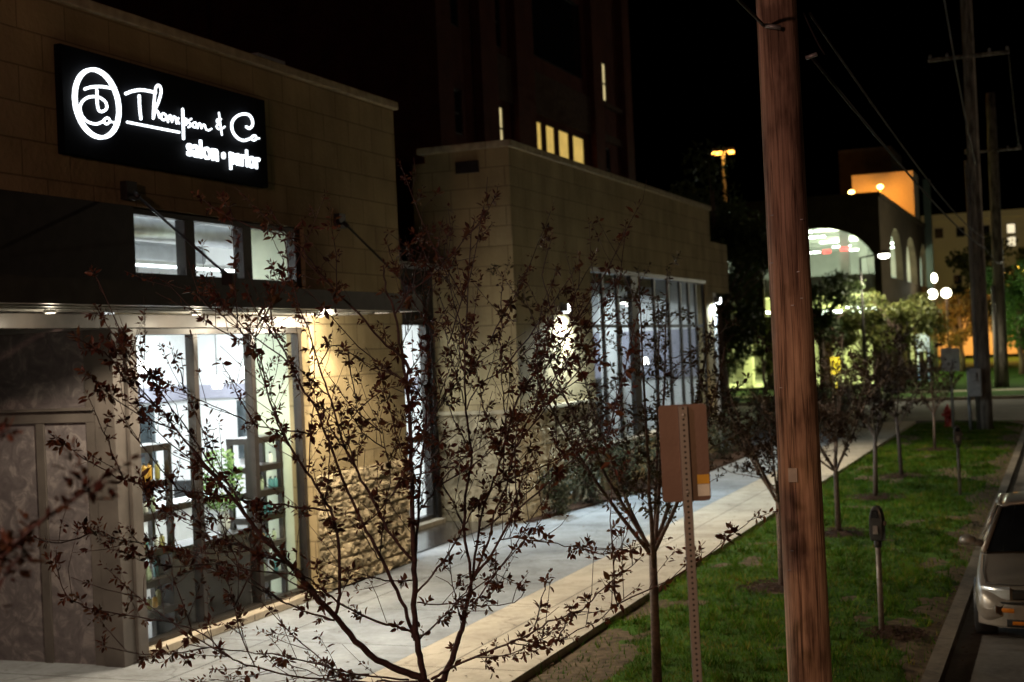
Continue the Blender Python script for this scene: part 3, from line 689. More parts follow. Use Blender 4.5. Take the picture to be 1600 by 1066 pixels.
# shop window
m = MB()
def bar(y0, y1, z0, z1, x0=-10.62, x1=-10.47): m.box(x0, x1, y0, y1, z0, z1)
bar(14.2, 18.4, .10, .155); bar(14.2, 18.4, 3.87, 3.95)
for a, b in ((14.2, 14.29), (15.61, 15.71), (17.0, 17.10), (18.31, 18.4)): bar(a, b, .155, 3.87, -10.62, -10.49)
wf = m.build('shop_window', M['winframe'], sal, .005)
for a, b in ((14.29, 15.61), (15.71, 17.0), (17.10, 18.31)):
    m = MB(); m.box(-10.57, -10.56, a, b, .155, 3.87); m.build('pane', M['glass'], wf)
m = MB()
bar(14.28, 18.45, 4.425, 4.63); bar(14.28, 18.45, 5.34, 5.415)
for a, b in ((14.28, 14.36), (15.50, 15.72), (16.88, 17.10), (18.30, 18.45)): bar(a, b, 4.63, 5.34)
wf = m.build('clerestory_window', M['dark'], sal, .005)
for a, b in ((14.36, 15.50), (15.72, 16.88), (17.10, 18.30)):
    m = MB(); m.box(-10.57, -10.56, a, b, 4.63, 5.34); m.build('pane', M['glass'], wf)
# the room behind the glass
m = MB()
m.box(-18.2, -18, 14.0, 26.6, 0, 6); m.box(-18, -10.72, 13.985, 14.1, 0, 6.0); m.box(-18, -12.35, 26.5, 26.6, 0, 5)
m.box(-18, -12.35, 21.3, 21.39, 4.95, 6.0)
m.build('interior_wall', M['white'], sal)
m = MB(); m.box(-11.35, -10.72, 18.46, 18.62, .03, 3.94); m.box(-11.5, -10.72, 18.46, 18.9, 4.13, 5.98); m.build('return_wall', M['greenw'], sal)
m = MB(); m.box(-11.0, -10.72, 18.62, 21.64, .03, 5.98); m.build('pier_lining', M['white'], sal)
m = MB(); m.box(-17.98, -17.9, 14.1, 26.5, 2.72, 3.02); m.box(-17.9, -12.4, 26.42, 26.5, 2.72, 3.02); m.build('wall_band', M['purple'], sal)
m = MB(); m.box(-18, -10.72, 14.1, 26.6, 0.004, .03); m.build('floor', M['ifloor'], sal)
m = MB(); m.box(-18, -10.72, 14.1, 21.35, 6, 6.1); m.box(-18, -12.35, 21.4, 26.6, 5, 5.1); m.build('ceiling', M['ceil'], sal)
m = MB()
for x, z, r in ((-12.3, 5.45, .17), (-14.2, 5.35, .24), (-16.3, 5.5, .2)): m.tube([(x, 14.12, z), (x, 21.28, z)], r, 14)
for y in (15.5, 17.6, 19.7): m.box(-17.9, -10.8, y, y+.1, 5.75, 5.98)
for x in (-11.7, -13.2, -15.3): m.box(x, x+.14, 14.12, 21.2, 5.72, 5.745)
m.build('ceiling_duct', M['duct'], sal)
TUBE = emit('fluorescent_tube', (.93, .97, 1), 9)
for x in (-12.9, -15.2):
    m = MB(); m.box(x-.06, x+.06, 14.8, 20.6, 5.02, 5.08); f = m.build('strip_light', M['white'], sal)
    m = MB(); m.box(x-.04, x+.04, 14.85, 20.55, 4.995, 5.018); m.build('tube', TUBE, f)
for y0, z0, z1, wd in ((24.3, 1.35, 2.65, .75), (22.6, 1.35, 2.65, .75), (20.9, 1.35, 2.65, .75)):
    m = MB(); m.box(-17.9, -17.86, y0, y0+wd, z0, z1); mm_ = m.build('mirror', M['mirror'], sal)
for x0 in (-16.7, -14.9):
    m = MB(); m.box(x0, x0+.7, 26.38, 26.42, 1.4, 2.65); m.build('mirror', M['mirror'], sal)

# lit sign on the wall
sg = thing('shop_sign', 'black rectangular sign with glowing white oval emblem and script lettering high on block wall', 'sign', (-10.33, 15.2, 6.5))
m = MB(); m.box(-10.396, -10.30, 12.98, 17.33, 5.90, 7.13); m.build('panel', M['black'], sg, .01)
m = MB()
n_ = 48
cen = (13.565, 6.535); ro, ri = .42, .355
vs, fs = [], []
for k in range(n_):
    a = 2*PI*k/n_
    for rr, x in ((ro, -10.298), (ri+.025, -10.298), (ri+.025, -10.255), (ro, -10.255)):
        vs.append((x, cen[0] + rr*math.cos(a), cen[1] + rr*.97*math.sin(a)))
for k in range(n_):
    for q in range(4):
        a, b = 4*k+q, 4*k+(q+1) % 4; c, d = (4*(k+1)+(q+1) % 4) % (4*n_), (4*(k+1)+q) % (4*n_)
        fs.append((a, b, c, d))
m.add(vs, fs); m.build('emblem_ring', M['glow'], sg)
def smooth(pts, n=5):
    out = []
    P = [pts[0]] + list(pts) + [pts[-1]]
    for i in range(1, len(P)-2):
        for k in range(n):
            t = k/n; a, b, c, d = P[i-1], P[i], P[i+1], P[i+2]
            out.append(tuple(.5*((2*b[q]) + (-a[q]+c[q])*t + (2*a[q]-5*b[q]+4*c[q]-d[q])*t*t + (-a[q]+3*b[q]-3*c[q]+d[q])*t**3) for q in range(len(b))))
    out.append(tuple(pts[-1]))
    return out
def strokes(name, idx):
    mm = MB()
    for i in idx:
        r, pts = SCRIPT_STROKES[i]
        sp = smooth(pts) if len(pts) > 2 else pts
        mm.tube([(-10.272, y, z) for y, z in sp], r, 8)
        mm.ball((-10.272, *sp[0]), r, 1, 8, 6); mm.ball((-10.272, *sp[-1]), r, 1, 8, 6)
    return mm.build(name, M['glow'], sg)
strokes('emblem_letters', range(0, 4)); strokes('script_lettering', range(4, 22)); strokes('underline', [22]); strokes('underline', [23])
def word(txt, y0, y1, z, name):
    fc = D.curves.new(name, 'FONT'); fc.body = txt; fc.size = .335; fc.extrude = .012; fc.offset = .002
    fo = D.objects.new('text_outline', fc); COL.objects.link(fo)
    bpy.context.view_layer.update()
    me = D.meshes.new_from_object(fo.evaluated_get(bpy.context.evaluated_depsgraph_get()))
    D.objects.remove(fo)
    xs_ = [v.co.x for v in me.vertices]; kx = (y1-y0)/(max(xs_)-min(xs_))
    for v in me.vertices: v.co = (v.co.z + .06, (v.co.x-min(xs_))*kx + y0 - 15.2, v.co.y + z - 6.5)
    lo = D.objects.new(name, me); COL.objects.link(lo); lo.parent = sg
    me.materials.clear(); me.materials.append(M['glow'])
word('salon', 15.325, 16.03, 6.135, 'small_lettering'); word('\u2022', 16.13, 16.20, 6.11, 'dot'); word('parlor', 16.315, 17.075, 6.135, 'small_lettering')

# ------------------------------------------------------------------ things inside the salon window
def shelf(y0, y1, boards, x0=-11.18, x1=-10.82, label=''):
    t = thing('display_shelf', label, 'shelf', ((x0+x1)/2, (y0+y1)/2, .03), 'open shelves in the shop window')
    top = max(boards)+.09
    for x in (x0, x1-.07):
        for y in (y0, y1-.07):
            mm = MB(); mm.box(x, x+.07, y, y+.07, .03, top-.09); mm.build('post', M['darkwood'], t)
    for z in boards:
        mm = MB(); mm.box(x0-.004, x1+.004, y0-.004, y1+.004, z, z+.09); mm.build('shelf_board', M['darkwood'], t)
    return t
SA = [.32, .70, 1.08, 1.54, 1.94, 2.40]; SB = [.32, .78, 1.18, 1.54, 1.90, 2.31]
shelf(14.5, 15.5, SA, label='dark wooden open shelf of bottles beside the corner post')
shelf(17.35, 18.28, SB, label='dark wooden open shelf of bottles beside the stone pier')
t = thing('display_counter', 'long dark low counter between the two open shelves in the shop window', 'counter', (-11.0, 16.4, .03))
m = MB(); m.box(-11.2, -10.85, 15.52, 17.33, .03, 1.05); m.build('cabinet', M['darkwood'], t)
m = MB(); m.box(-11.24, -10.81, 15.51, 17.34, 1.055, 1.12); m.build('counter_top', M['darkwood'], t)
m = MB(); m.box(-11.24, -11.16, 15.51, 17.34, 1.54, 1.63); m.build('rail', M['darkwood'], t)
bcol = [('olive', (.32, .29, .10)), ('white', (.75, .76, .74)), ('teal', (.10, .28, .30)), ('amber', (.55, .30, .05)), ('pale green', (.50, .60, .42))]
bmats = [(n, pbr(n.replace(' ', '_')+'_plastic', c, .3, var=.06, bump=0)) for n, c in bcol]
protos = []
for (n, bm_) in bmats:
    for h in (.16, .24):
        me_ = MB(); me_.lathe(0, 0, [(.032, 0), (.036, .01), (.036, h*.72), (.026, h*.80), (.013, h*.84), (.013, h*.88)], 12)
        cp_ = MB(); cp_.lathe(0, 0, [(.017, h*.88), (.017, h)], 10)
        protos.append((n, h, me_, cp_, bm_))
rnd = random.Random(8)
cache = {}
capm = pbr('black_cap_plastic', (.03, .03, .03), .35, bump=0)
def bottle(x, y, z, where, col=None, small=None):
    c = [p for p in protos if (col is None or p[0] == col)]
    p = rnd.choice(c)
    key = (p[0], p[1])
    lab = '%s %s bottle %s' % ('small' if p[1] < .2 else 'tall', p[0], where)
    if key not in cache:
        b = p[2].build('bottle', p[4]); cpo = p[3].build('cap', capm); cpo.parent = b
        cache[key] = b; b.location = (x, y, z); o = b
    else:
        o = dup(cache[key], (x, y, z))
    return tag(o, lab, 'bottle', 'bottles on the window shelves')
for (y0, y1, bl, wh) in ((14.6, 15.4, SA, 'left'), (17.45, 18.2, SB, 'right')):
    for lev, z in enumerate(bl[:-1]):
        y = y0 + rnd.uniform(0, .05)
        lvn = ('lowest', 'second', 'third', 'fourth', 'fifth')[lev]
        while y < y1:
            if rnd.random() < .85:
                bottle(rnd.uniform(-11.0, -10.9), y, z+.091, 'on the %s shelf of the %s shelf unit' % (lvn, 'corner post' if wh == 'left' else 'stone pier'))
            y += rnd.uniform(.085, .14)
# plant in vase
t = thing('potted_plant', 'pale green leafy arrangement in a white vase on the dark counter', 'plant', (-11.02, 16.95, 1.12))
m = MB(); m.lathe(-11.02, 16.95, [(.05, 1.121), (.09, 1.2), (.10, 1.32), (.06, 1.42), (.07, 1.45)], 18); m.build('vase', M['white'], t)
pl = MB(); rr_ = random.Random(2)
def add_leaf(mb, p, d, nrm, L, W):
    d = d.normalized(); s = d.cross(nrm)
    if s.length < 1e-4: s = d.orthogonal()
    s.normalize(); nn = s.cross(d)
    a = p; b = p + d*L*.35 - nn*W*.12; c = p + d*L*.72 - nn*W*.10; e = p + d*L - nn*L*.12
    mb.add([a, b + s*W*.5 + nn*W*.2, b, b - s*W*.5 + nn*W*.2, c + s*W*.36 + nn*W*.12, c, c - s*W*.36 + nn*W*.12, e],
           [(0, 2, 1), (0, 3, 2), (1, 2, 5, 4), (2, 3, 6, 5), (4, 5, 7), (5, 6, 7)])
for i in range(420):
    a = rr_.uniform(0, 2*PI); h = rr_.random(); q = .27*math.sqrt(rr_.random())*(.35+.65*math.sin(PI*min(1, .15+h*.8)))
    p = Vector((-11.02+q*math.cos(a), 16.95+q*math.sin(a), 1.45+h*.8))
    add_leaf(pl, p, Vector((math.cos(a), math.sin(a), rr_.uniform(-.4, 1))), Vector((rr_.gauss(0, 1), rr_.gauss(0, 1), 1)), rr_.uniform(.06, .12), .045)
pl.build('foliage', leaf_mat('houseplant_leaves', [(.10, .20, .05), (.22, .34, .12), (.36, .46, .22)], .5, .3), t)
# pendants
PEND = emit('pendant_glass', (1, .97, .92), 12)
pend = None
def pendant(x, y, z, top, label):
    global pend
    if pend is None:
        t = thing('pendant_lamp', label, 'lamp', (x, y, z), 'pendant lamps inside the shops')
        mm = MB(); mm.lathe(x, y, [(.03, z+.14), (.06, z+.10), (.09, z-.02), (.075, z-.07)], 16); mm.build('lamp_shade', PEND, t)
        mm = MB(); mm.tube([(x, y, z+.14), (x, y, z+1.7)], .008, 6); mm.build('cord', M['dark'], t)
        pend = t
        return t
    return dup(pend, (x, y, z), 0, label)
pendant(-13.5, 20.75, 3.12, 5, 'glowing white pendant lamp nearest the middle of the salon window')
pendant(-14.1, 22.6, 3.26, 5, 'glowing white pendant lamp right of another, deeper in the salon')
pendant(-13.9, 19.2, 3.45, 5, 'glowing white pendant lamp near the left edge of the salon window')
m = MB(); m.box(-15.0, -14.2, 19.2, 22.2, .03, 1.02); m.box(-15.05, -14.15, 19.15, 22.25, 1.022, 1.08)
tag(m.build('reception_desk', M['white'], None, .01), 'white reception desk standing deep inside the salon', 'desk')
def salon_chair(x, y, rz, label):
    t = thing('salon_chair', label, 'chair', (x, y, .03), 'black salon chairs')
    mm = MB(); mm.lathe(x, y, [(.28, .03), (.28, .06), (.04, .08), (.04, .45)], 16); mm.build('pedestal', M['duct'], t)
    mm = MB(); mm.box(x-.26, x+.26, y-.26, y+.26, .45, .58); mm.build('seat', M['rubber'], t, .03)
    mm = MB(); mm.box(x-.26, x+.26, y+.2, y+.30, .585, 1.1); mm.build('backrest', M['rubber'], t, .03)
    t.rotation_euler = (0, 0, rz)
    return t
salon_chair(-16.9, 24.6, .4, 'black salon chair facing the mirror deepest in the salon')
salon_chair(-16.9, 22.9, .2, 'black salon chair facing the second mirror in the salon')

# ------------------------------------------------------------------ link between the two shops
lk = thing('link_storefront', 'narrow dark recessed storefront with tall bright window between the two block buildings', 'storefront', (-12.2, 24, 0))
m = MB(); m.box(-12.35, -12.1, 21.66, 26.69, 4.15, 5.18); m.box(-12.35, -12.1, 21.66, 22.3, 0, 4.15); m.box(-12.35, -12.1, 26.52, 26.69, 0, 4.15); m.build('wall', M['dark'], lk)
m = MB(); m.box(-12.3, -11.6, 21.66, 26.69, 5.19, 5.26); m.build('coping', M['soffit'], lk)
m = MB(); m.box(-12.3, -11.95, 22.3, 26.52, -.02, .12); m.build('base_kerb', M['beige'], lk)
m = MB()
for a, b in ((22.3, 22.42), (23.8, 23.9), (25.1, 25.2), (26.40, 26.52)): m.box(-12.32, -12.16, a, b, .12, 4.15)
for a, b in ((.12, .2), (1.72, 1.82), (4.07, 4.15)): m.box(-12.31, -12.17, 22.42, 26.4, a, b)
wf = m.build('window', M['winframe'], lk)
for a, b in ((22.42, 23.8), (23.9, 25.1), (25.2, 26.4)):
    m = MB(); m.box(-12.25, -12.24, a, b, .2, 4.07); m.build('pane', M['glass'], wf)

# ------------------------------------------------------------------ second shop building
X2 = -10.30
b2 = thing('retail_building', 'long cream block building with tall dark framed windows beyond the recess', 'building', (-12, 35, 0))
m = MB()
m.box(-10.6, X2, 26.7, 44.0, 5.36, 7.58); m.box(-10.6, X2, 26.7, 31.7, 2.24, 5.36); m.box(-10.6, X2, 43.15, 44.0, .0, 5.36)
m.box(-12.15, -10.6, 26.7, 27.0, 2.24, 7.58); m.box(-12.45, -12.15, 26.7, 44, 5.2, 7.4)
m.box(-10.6, X2-.02, 31.7, 43.15, .0, 1.06)
m.build('wall', M['block'], b2)
m = MB(); m.box(-13.2, X2-.005, 44.01, 46.4, 5.02, 6.62); m.build('end_canopy', M['block'], b2)
m = MB(); m.box(-10.75, -10.23, 26.62, 44.07, 7.58, 7.72); m.box(-12.3, -10.76, 26.62, 27.1, 7.58, 7.72); m.build('coping', M['coping'], b2, .015)
m = MB(); m.box(-18, -10.6, 27, 44, 5.65, 5.75); m.build('roof', M['ceil'], b2)
m = MB(); m.box(-12.15, -10.32, 26.72, 27.0, 0, 2.2); m.box(-10.6, -10.32, 27.0, 31.69, 0, 2.2)
stone_face(m, 'y', 26.71, -12.15, X2, 0, 2.2, -1, seed=21, course=.4, length=.8, relief=.03)
stone_face(m, 'x', X2-.01, 26.71, 31.69, 0, 2.2, 1, seed=23, course=.4, length=.8, relief=.03)
m.build('stone_base', M['stone'], b2)
m = MB(); m.box(-12.15, -10.22, 26.62, 26.7, 2.2, 2.28); m.box(-10.3, -10.22, 26.7, 31.7, 2.2, 2.28); m.build('ledge', M['coping'], b2, .01)
m = MB(); m.box(-11.45, -10.95, 26.64, 26.7, 7.12, 7.36)
for k in range(5): m.box(-11.41, -10.99, 26.62, 26.639, 7.15+k*.04, 7.17+k*.04)
m.build('vent_grille', M['dark'], b2)
m = MB(); m.box(-10.55, -10.2, 31.7, 43.15, 1.065, 1.14); m.build('sill', M['beige'], b2)
m = MB()
ys = [(31.7, 31.80), (32.76, 32.9), (33.98, 34.12), (37.4, 37.54), (38.9, 39.04), (40.2, 40.34), (41.2, 41.34), (42.1, 42.22), (43.03, 43.15)]
for a, b in ys: m.box(-10.44, -10.37, a, b, 1.14, 5.24)
m.box(-10.46, -10.34, 35.15, 35.75, 1.14, 5.245); m.box(-10.56, -10.3, 31.7, 43.15, 5.25, 5.355)
spans = [(31.80, 32.76), (32.9, 33.98), (34.12, 35.15), (35.75, 37.4), (37.54, 38.9), (39.04, 40.2), (40.34, 41.2), (41.34, 42.1), (42.22, 43.03)]
for a, b in spans: m.box(-10.44, -10.38, a, b, 3.92, 4.0)
wf = m.build('window', M['winframe'], b2)
for a, b in spans:
    m = MB(); m.box(-10.41, -10.40, a, b, 1.14, 3.92); m.box(-10.41, -10.40, a, b, 4.0, 5.25); m.build('pane', M['glass'], wf)
m = MB()
m.box(-17, -16.85, 27, 43.9, 0, 5.6); m.box(-16.85, -10.62, 43.7, 43.8, 0, 5.6); m.box(-16.85, -10.62, 30.9, 31, 0, 5.6)
m.box(-12.1, -11.6, 35.2, 35.7, .1, 5.6); m.box(-12.6, -12.1, 39.4, 39.9, .1, 5.6); m.box(-13.4, -12.9, 33.6, 34.4, .1, 5.6)
m.build('interior_wall', M['white'], b2)
for x0, x1, y0, y1, z0, z1 in ((-12.9, -12.4, 36.4, 38.6, .06, 2.1), (-13.6, -13.1, 40.5, 43.2, .06, 2.5), (-11.9, -11.4, 33.0, 34.6, .06, 1.5), (-16.8, -16.6, 36, 41, 1.0, 2.8)):
    m = MB(); m.box(x0, x1, y0, y1, z0, z1); m.build('wall_cabinet', M['darkwood'], b2)
m = MB(); m.box(-16.8, -10.7, 43.62, 43.69, 2.4, 3.9); m.build('wall_band', M['purple'], b2)
m = MB(); m.box(-16.85, -10.62, 31, 43.7, .01, .06); m.build('floor', M['ifloor'], b2)
m = MB()
for x in (-11.8, -14): m.tube([(x, 31.1, 5.0), (x, 43.6, 5.0)], .2, 12)
m.build('ceiling_duct', M['duct'], b2)
for x, y in ((-11.6, 33.2), (-12.2, 36.6), (-11.7, 39.2), (-13.4, 38.2), (-12.4, 42.1)):
    m = MB(); m.lathe(x, y, [(.16, 4.85), (.20, 4.70)], 14); m.tube([(x, y, 4.85), (x, y, 5.6)], .012, 6); f = m.build('ceiling_lamp', M['dark'], b2)
    m = MB(); m.lathe(x, y, [(.17, 4.67), (.17, 4.695)], 14); m.build('lens', PEND, f)
pendant(-11.6, 40.6, 2.95, 5, 'small glowing pendant lamp behind the far windows of the second block building')
m = MB(); m.box(-10.9, X2+.02, 44.02, 44.35, 0, 5.0); m.build('end_pier', M['white'], b2)
# wall lamps
SC_M = emit('wall_lamp_lens', (.92, .98, 1), 14)
def sconce(x, y, z, label):
    t = thing('wall_lamp', label, 'lamp', (x, y, z), 'wall lamps on the second block building')
    mm = MB(); mm.box(x-.02, x+.02, y-.07, y+.07, z-.13, z+.13); mm.box(x+.02, x+.16, y-.06, y+.06, z-.08, z+.10); mm.build('housing', M['dark'], t)
    mm = MB(); mm.box(x+.035, x+.145, y-.045, y+.045, z-.10, z-.082); mm.box(x+.162, x+.172, y-.045, y+.045, z-.07, z+.08); mm.build('lens', SC_M, t)
    return t
sconce(X2+.02, 29.5, 4.35, 'bright white wall lamp glaring behind the crabapple branches')
sconce(X2+.04, 44.18, 4.75, 'white wall lamp at the far end of the second block building')

# ------------------------------------------------------------------ tall brick building behind
XB = -20
br = thing('apartment_building', 'tall dark red brick building with a few yellow lit windows rising behind the shops', 'building', (-26, 56, 0))
wins = [  # y0, y1, z0, z1, lit
    (50.7, 51.6, 11.3, 12.95, 1), (54.8, 56.0, 11.3, 12.95, 1), (56.4, 57.6, 11.3, 12.95, 1), (58.0, 59.5, 11.3, 12.95, 1), (59.9, 61.6, 11.3, 12.95, 1),
    (64.4, 65.4, 15.1, 17.0, 1), (50.7, 51.6, 15.2, 17.4, 0), (54.8, 61.6, 15.6, 19.0, 0), (46.4, 47.4, 11.3, 12.95, 0), (46.4, 47.4, 15.2, 17.4, 0), (64.4, 65.4, 11.0, 12.9, 0)]
m = MB()
cells_y = sorted({44.6, 68.4} | {v for w_ in wins for v in w_[:2]}); cells_z = sorted({0, 24} | {v for w_ in wins for v in w_[2:4]})
for i in range(len(cells_y)-1):
    for j in range(len(cells_z)-1):
        cy, cz = (cells_y[i]+cells_y[i+1])/2, (cells_z[j]+cells_z[j+1])/2
        if not any(w_[0] < cy < w_[1] and w_[2] < cz < w_[3] for w_ in wins):
            m.box(XB-.4, XB, cells_y[i], cells_y[i+1], cells_z[j], cells_z[j+1])
m.box(-60, XB-.41, 44.6, 68.4, 0, 24)
m.build('wall', M['brick'], br)
m = MB()
for a, b in ((44.6, 45.9), (48.6, 50.2), (52.3, 54.3), (62.2, 63.6), (67.2, 68.4)): m.box(XB+.004, XB+.35, a, b, 0, 24)
for x0, x1 in ((-30, -28.6), (-38, -36.6), (-46, -44.6)): m.box(x0, x1, 44.25, 44.596, 0, 24)
m.build('pilaster', M['brick'], br)
m = MB()
for a, b in ((50.2, 52.3), (54.3, 62.2), (63.6, 67.2)): m.box(XB+.005, XB+.12, a, b, 13.15, 14.9 if a < 63 else 13.5)
for a, b in ((63.6, 67.2),): m.box(XB+.005, XB+.2, a, b, 14.8, 15.0)
m.build('spandrel', M['bricktrim'], br)
LITW = blinds('lit_blinds', (1, .66, .16), .85)
LITP = blinds('lit_curtain', (1, .80, .38), 1.0)
for k, (a, b, z0, z1, lit) in enumerate(wins):
    m = MB()
    for u, v in ((a, a+.07), (b-.07, b)): m.box(XB-.12, XB-.03, u, v, z0, z1)
    for u, v in ((z0, z0+.07), (z1-.07, z1)): m.box(XB-.12, XB-.03, a+.07, b-.07, u, v)
    if b - a < 1.1: m.box(XB-.12, XB-.05, a+.07, b-.07, z0+(z1-z0)*.45, z0+(z1-z0)*.45+.06)
    wf = m.build('window', M['dark'], br)
    m = MB(); m.box(XB-.10, XB-.09, a+.07, b-.07, z0+.07, z1-.07)
    m.build('pane', (LITP if b-a < 1.1 else LITW) if lit else M['dglass'], wf)

# ------------------------------------------------------------------ parking garage with arches
ga = thing('parking_garage', 'brown parking garage with brightly lit arched openings beyond the crossing', 'garage', (-20, 110, 0))
GX, GY = -11.0, 95.0
def arch_pts(c, hw, z0, zs, zt, n=18):
    """outline of an arched opening"""
    return [(c-hw, z0)] + [(c-hw*math.cos(PI*i/n), zs + (zt-zs)*math.sin(PI*i/n)) for i in range(n+1)] + [(c+hw, z0)]
m = MB()
def front_band(zb, zt_, arches):
    prev = -46
    for c, hw, z0, zs, zt in sorted(arches):
        m.prism([(prev, zb), (c-hw, zb), (c-hw, zt_), (prev, zt_)], 'y', GY, GY+.5)
        if z0 > zb: m.prism([(c-hw, zb), (c+hw, zb), (c+hw, z0), (c-hw, z0)], 'y', GY, GY+.5)
        pts = arch_pts(c, hw, z0, zs, zt)[1:-1]
        for p, q in zip(pts, pts[1:]): m.prism([(p[0], p[1]), (q[0], q[1]), (q[0], zt_), (p[0], zt_)], 'y', GY, GY+.5)
        prev = c+hw
    m.prism([(prev, zb), (GX, zb), (GX, zt_), (prev, zt_)], 'y', GY, GY+.5)
front_band(4.6, 12.4, [(-15.0, 3.75, 4.9, 7.6, 10.6), (-24.2, 3.7, 4.9, 7.6, 10.6), (-33.4, 3.7, 4.9, 7.6, 10.6)])
front_band(0, 4.598, [(-13.1, 1.3, .2, 2.6, 3.9), (-16.8, 1.5, .2, 2.6, 3.9), (-20.2, 1.4, .2, 2.6, 3.9), (-24.2, 2, .2, 2.6, 3.9), (-29, 2, .2, 2.6, 3.9)])
side = [(104.4, 3.9), (115.0, 3.9), (125.5, 3.6)]
def arched_band(mm, f0, f1, a0, a1, zb, ztop, arches):
    prev = a0
    for c, hw, z0, zs, zt in arches:
        mm.prism([(prev, zb), (c-hw, zb), (c-hw, ztop), (prev, ztop)], 'x', f0, f1)
        mm.prism([(c-hw, zb), (c+hw, zb), (c+hw, z0), (c-hw, z0)], 'x', f0, f1)
        pts = arch_pts(c, hw, z0, zs, zt)[1:-1]
        for p, q in zip(pts, pts[1:]): mm.prism([(p[0], p[1]), (q[0], q[1]), (q[0], ztop), (p[0], ztop)], 'x', f0, f1)
        prev = c+hw
    mm.prism([(prev, zb), (a1, zb), (a1, ztop), (prev, ztop)], 'x', f0, f1)
arched_band(m, GX-.5, GX, GY+.51, 130, 5.5, 12.4, [(c, h, 7.3, 8.3, 10.9) for c, h in side])
arched_band(m, GX-.5, GX, GY+.51, 130, 0, 5.498, [(c, h, 1.0, 3.2, 5.2) for c, h in side])
m.box(-46, GX-.51, 129.5, 130, 0, 12.4); m.box(-46.5, -46, 95, 130, 0, 12.4)
m.build('wall', M['garage'], ga)
m = MB(); m.box(-46.6, GX+.12, GY-.12, GY+.6, 12.405, 12.7); m.box(GX-.6, GX+.12, GY+.61, 130.1, 12.405, 12.7); m.build('parapet', M['garage'], ga)
m = MB()
m.box(-45.9, GX-.52, GY+.55, 129.4, 6.2, 6.6); m.box(-45.9, GX-.52, GY+.55, 129.4, 11.5, 11.9); m.box(-45.9, GX-.52, GY+.55, 129.4, .0, .05)
m.box(-45.9, GX-.52, GY+1.6, GY+1.8, 6.605, 7.5)
for y in (101, 107, 113, 119, 125): m.box(-45.9, GX-.52, y, y+.5, 10.8, 11.495); m.box(-45.9, GX-.52, y, y+.5, 5.5, 6.195)
m.build('deck', M['gconc'], ga)
for x in (-14, -21, -28, -35):
    for y in (100, 109.7, 120):
        m = MB()
        m.box(x-.3, x+.3, y-.3, y+.3, .02, 11.51)
        if y != 109.7 or x > -20: m.build('column', M['gconc'], ga)
m = MB(); m.box(-45.9, -20, 128.9, 129.4, .06, 11.49); m.box(-20, GX-.52, 128.9, 129.4, .06, 11.49); m.build('back_wall', M['gconc'], ga)
GL = emit('garage_tube', (.85, 1, .86), 14)
for x in (-13.2, -16.6, -20, -24, -28):
    for y in (98.4, 104, 110.5, 117, 123):
        for z in (5.3, 10.6):
            if (x < -22 and y > 112): continue
            m = MB(); m.box(x-.7, x+.7, y-.08, y+.08, z, z+.09); m.build('garage_light', GL, ga)
rex = emit('red_exit_light', (1, .03, .03), 2.2)
for x, z in ((-14.9, 9.25), (-13.7, 9.35)):
    m = MB(); m.box(x-.45, x+.1, 99.0, 99.1, z-.12, z+.14); m.build('exit_sign', rex, ga)
m = MB(); m.box(-16.3, -11.3, 122.5, 127, 11.95, 16.9); m.build('penthouse', M['gbeige'], ga)
m = MB(); m.box(-18.5, -13.9, 131, 140, 0, 20.2); m.build('lift_tower', M['garage'], ga)
m = MB(); m.box(GX+.01, GX+.6, 127.5, 128.2, 0, 16.6); m.build('corner_mast', M['greengrey'], ga)
for x, y, z in ((-16.1, 120.5, 15.3), (-13.8, 120.8, 15.6)):
    m = MB(); m.box(x-.05, x+.05, y-.05, y+.05, 11.95, z-.2); f = m.build('roof_lamp', M['dark'], ga)
    m = MB(); m.ball((x, y, z), .26, .7); m.build('bulb', emit('sodium_bulb', (1, .55, .16), 14), f)

# far pale building
fb = thing('distant_building', 'pale flat roofed building far behind the utility poles', 'building', (-11, 205, 0))
m = MB(); m.box(-17.2, 4, 200, 220, 0, 18.2); m.build('wall', M['gbeige'], fb)
m = MB(); m.box(-17.6, 4.4, 199.5, 220.5, 18.205, 19.1); m.build('cornice', M['gbeige'], fb)
fl = blinds('far_window_light', (1, .85, .55), 1.6)
for k, (x, z, lit) in enumerate([(-6.2, 16.6, 1), (-6.2, 14.9, 1), (-9.4, 16.6, 0), (-12.6, 16.6, 0), (-15.4, 16.6, 0), (-10.6, 10.2, 1), (-3.0, 16.6, 0), (-13.2, 10.2, 0)]):
    m = MB(); m.box(x-.55, x+.55, 199.93, 199.99, z-.65, z+.65); wf = m.build('window', M['dark'], fb)
    m = MB(); m.box(x-.48, x+.48, 199.90, 199.925, z-.58, z+.58); m.build('pane', fl if lit else M['dglass'], wf)

# ------------------------------------------------------------------ utility poles and cables
def utility_pole(x, y, h, r0, r1, label, arms=(), lean=0, mat=None):
    mat = mat or M['wood']
    t = thing('utility_pole', label, 'utility pole', (x, y, -.1), 'wooden utility poles along the street')
    mm = MB(); n = 14
    mm.tube([(x+lean*i/n, y, -.1 + h*i/n) for i in range(n+1)], [r0+(r1-r0)*i/n for i in range(n+1)], 20)
    mm.build('pole', mat, t)
    for z, hw in arms:
        mm = MB(); xx = x+lean*z/h
        mm.box(xx-hw, xx+hw, y-r1-.12, y-r1, z, z+.11); a = mm.build('crossarm', mat, t)
        for k in (-1, -.55, .55, 1):
            mm = MB(); mm.lathe(xx+hw*k*.95, y-r1-.06, [(.03, z+.11), (.05, z+.15), (.05, z+.2), (.03, z+.25)], 8); mm.build('insulator', M['grey'], a)
    return t
p1_ = utility_pole(-2.03, 11.5, 11, .178, .15, 'thick reddish wooden pole standing close in front of the lawn', lean=-.06)
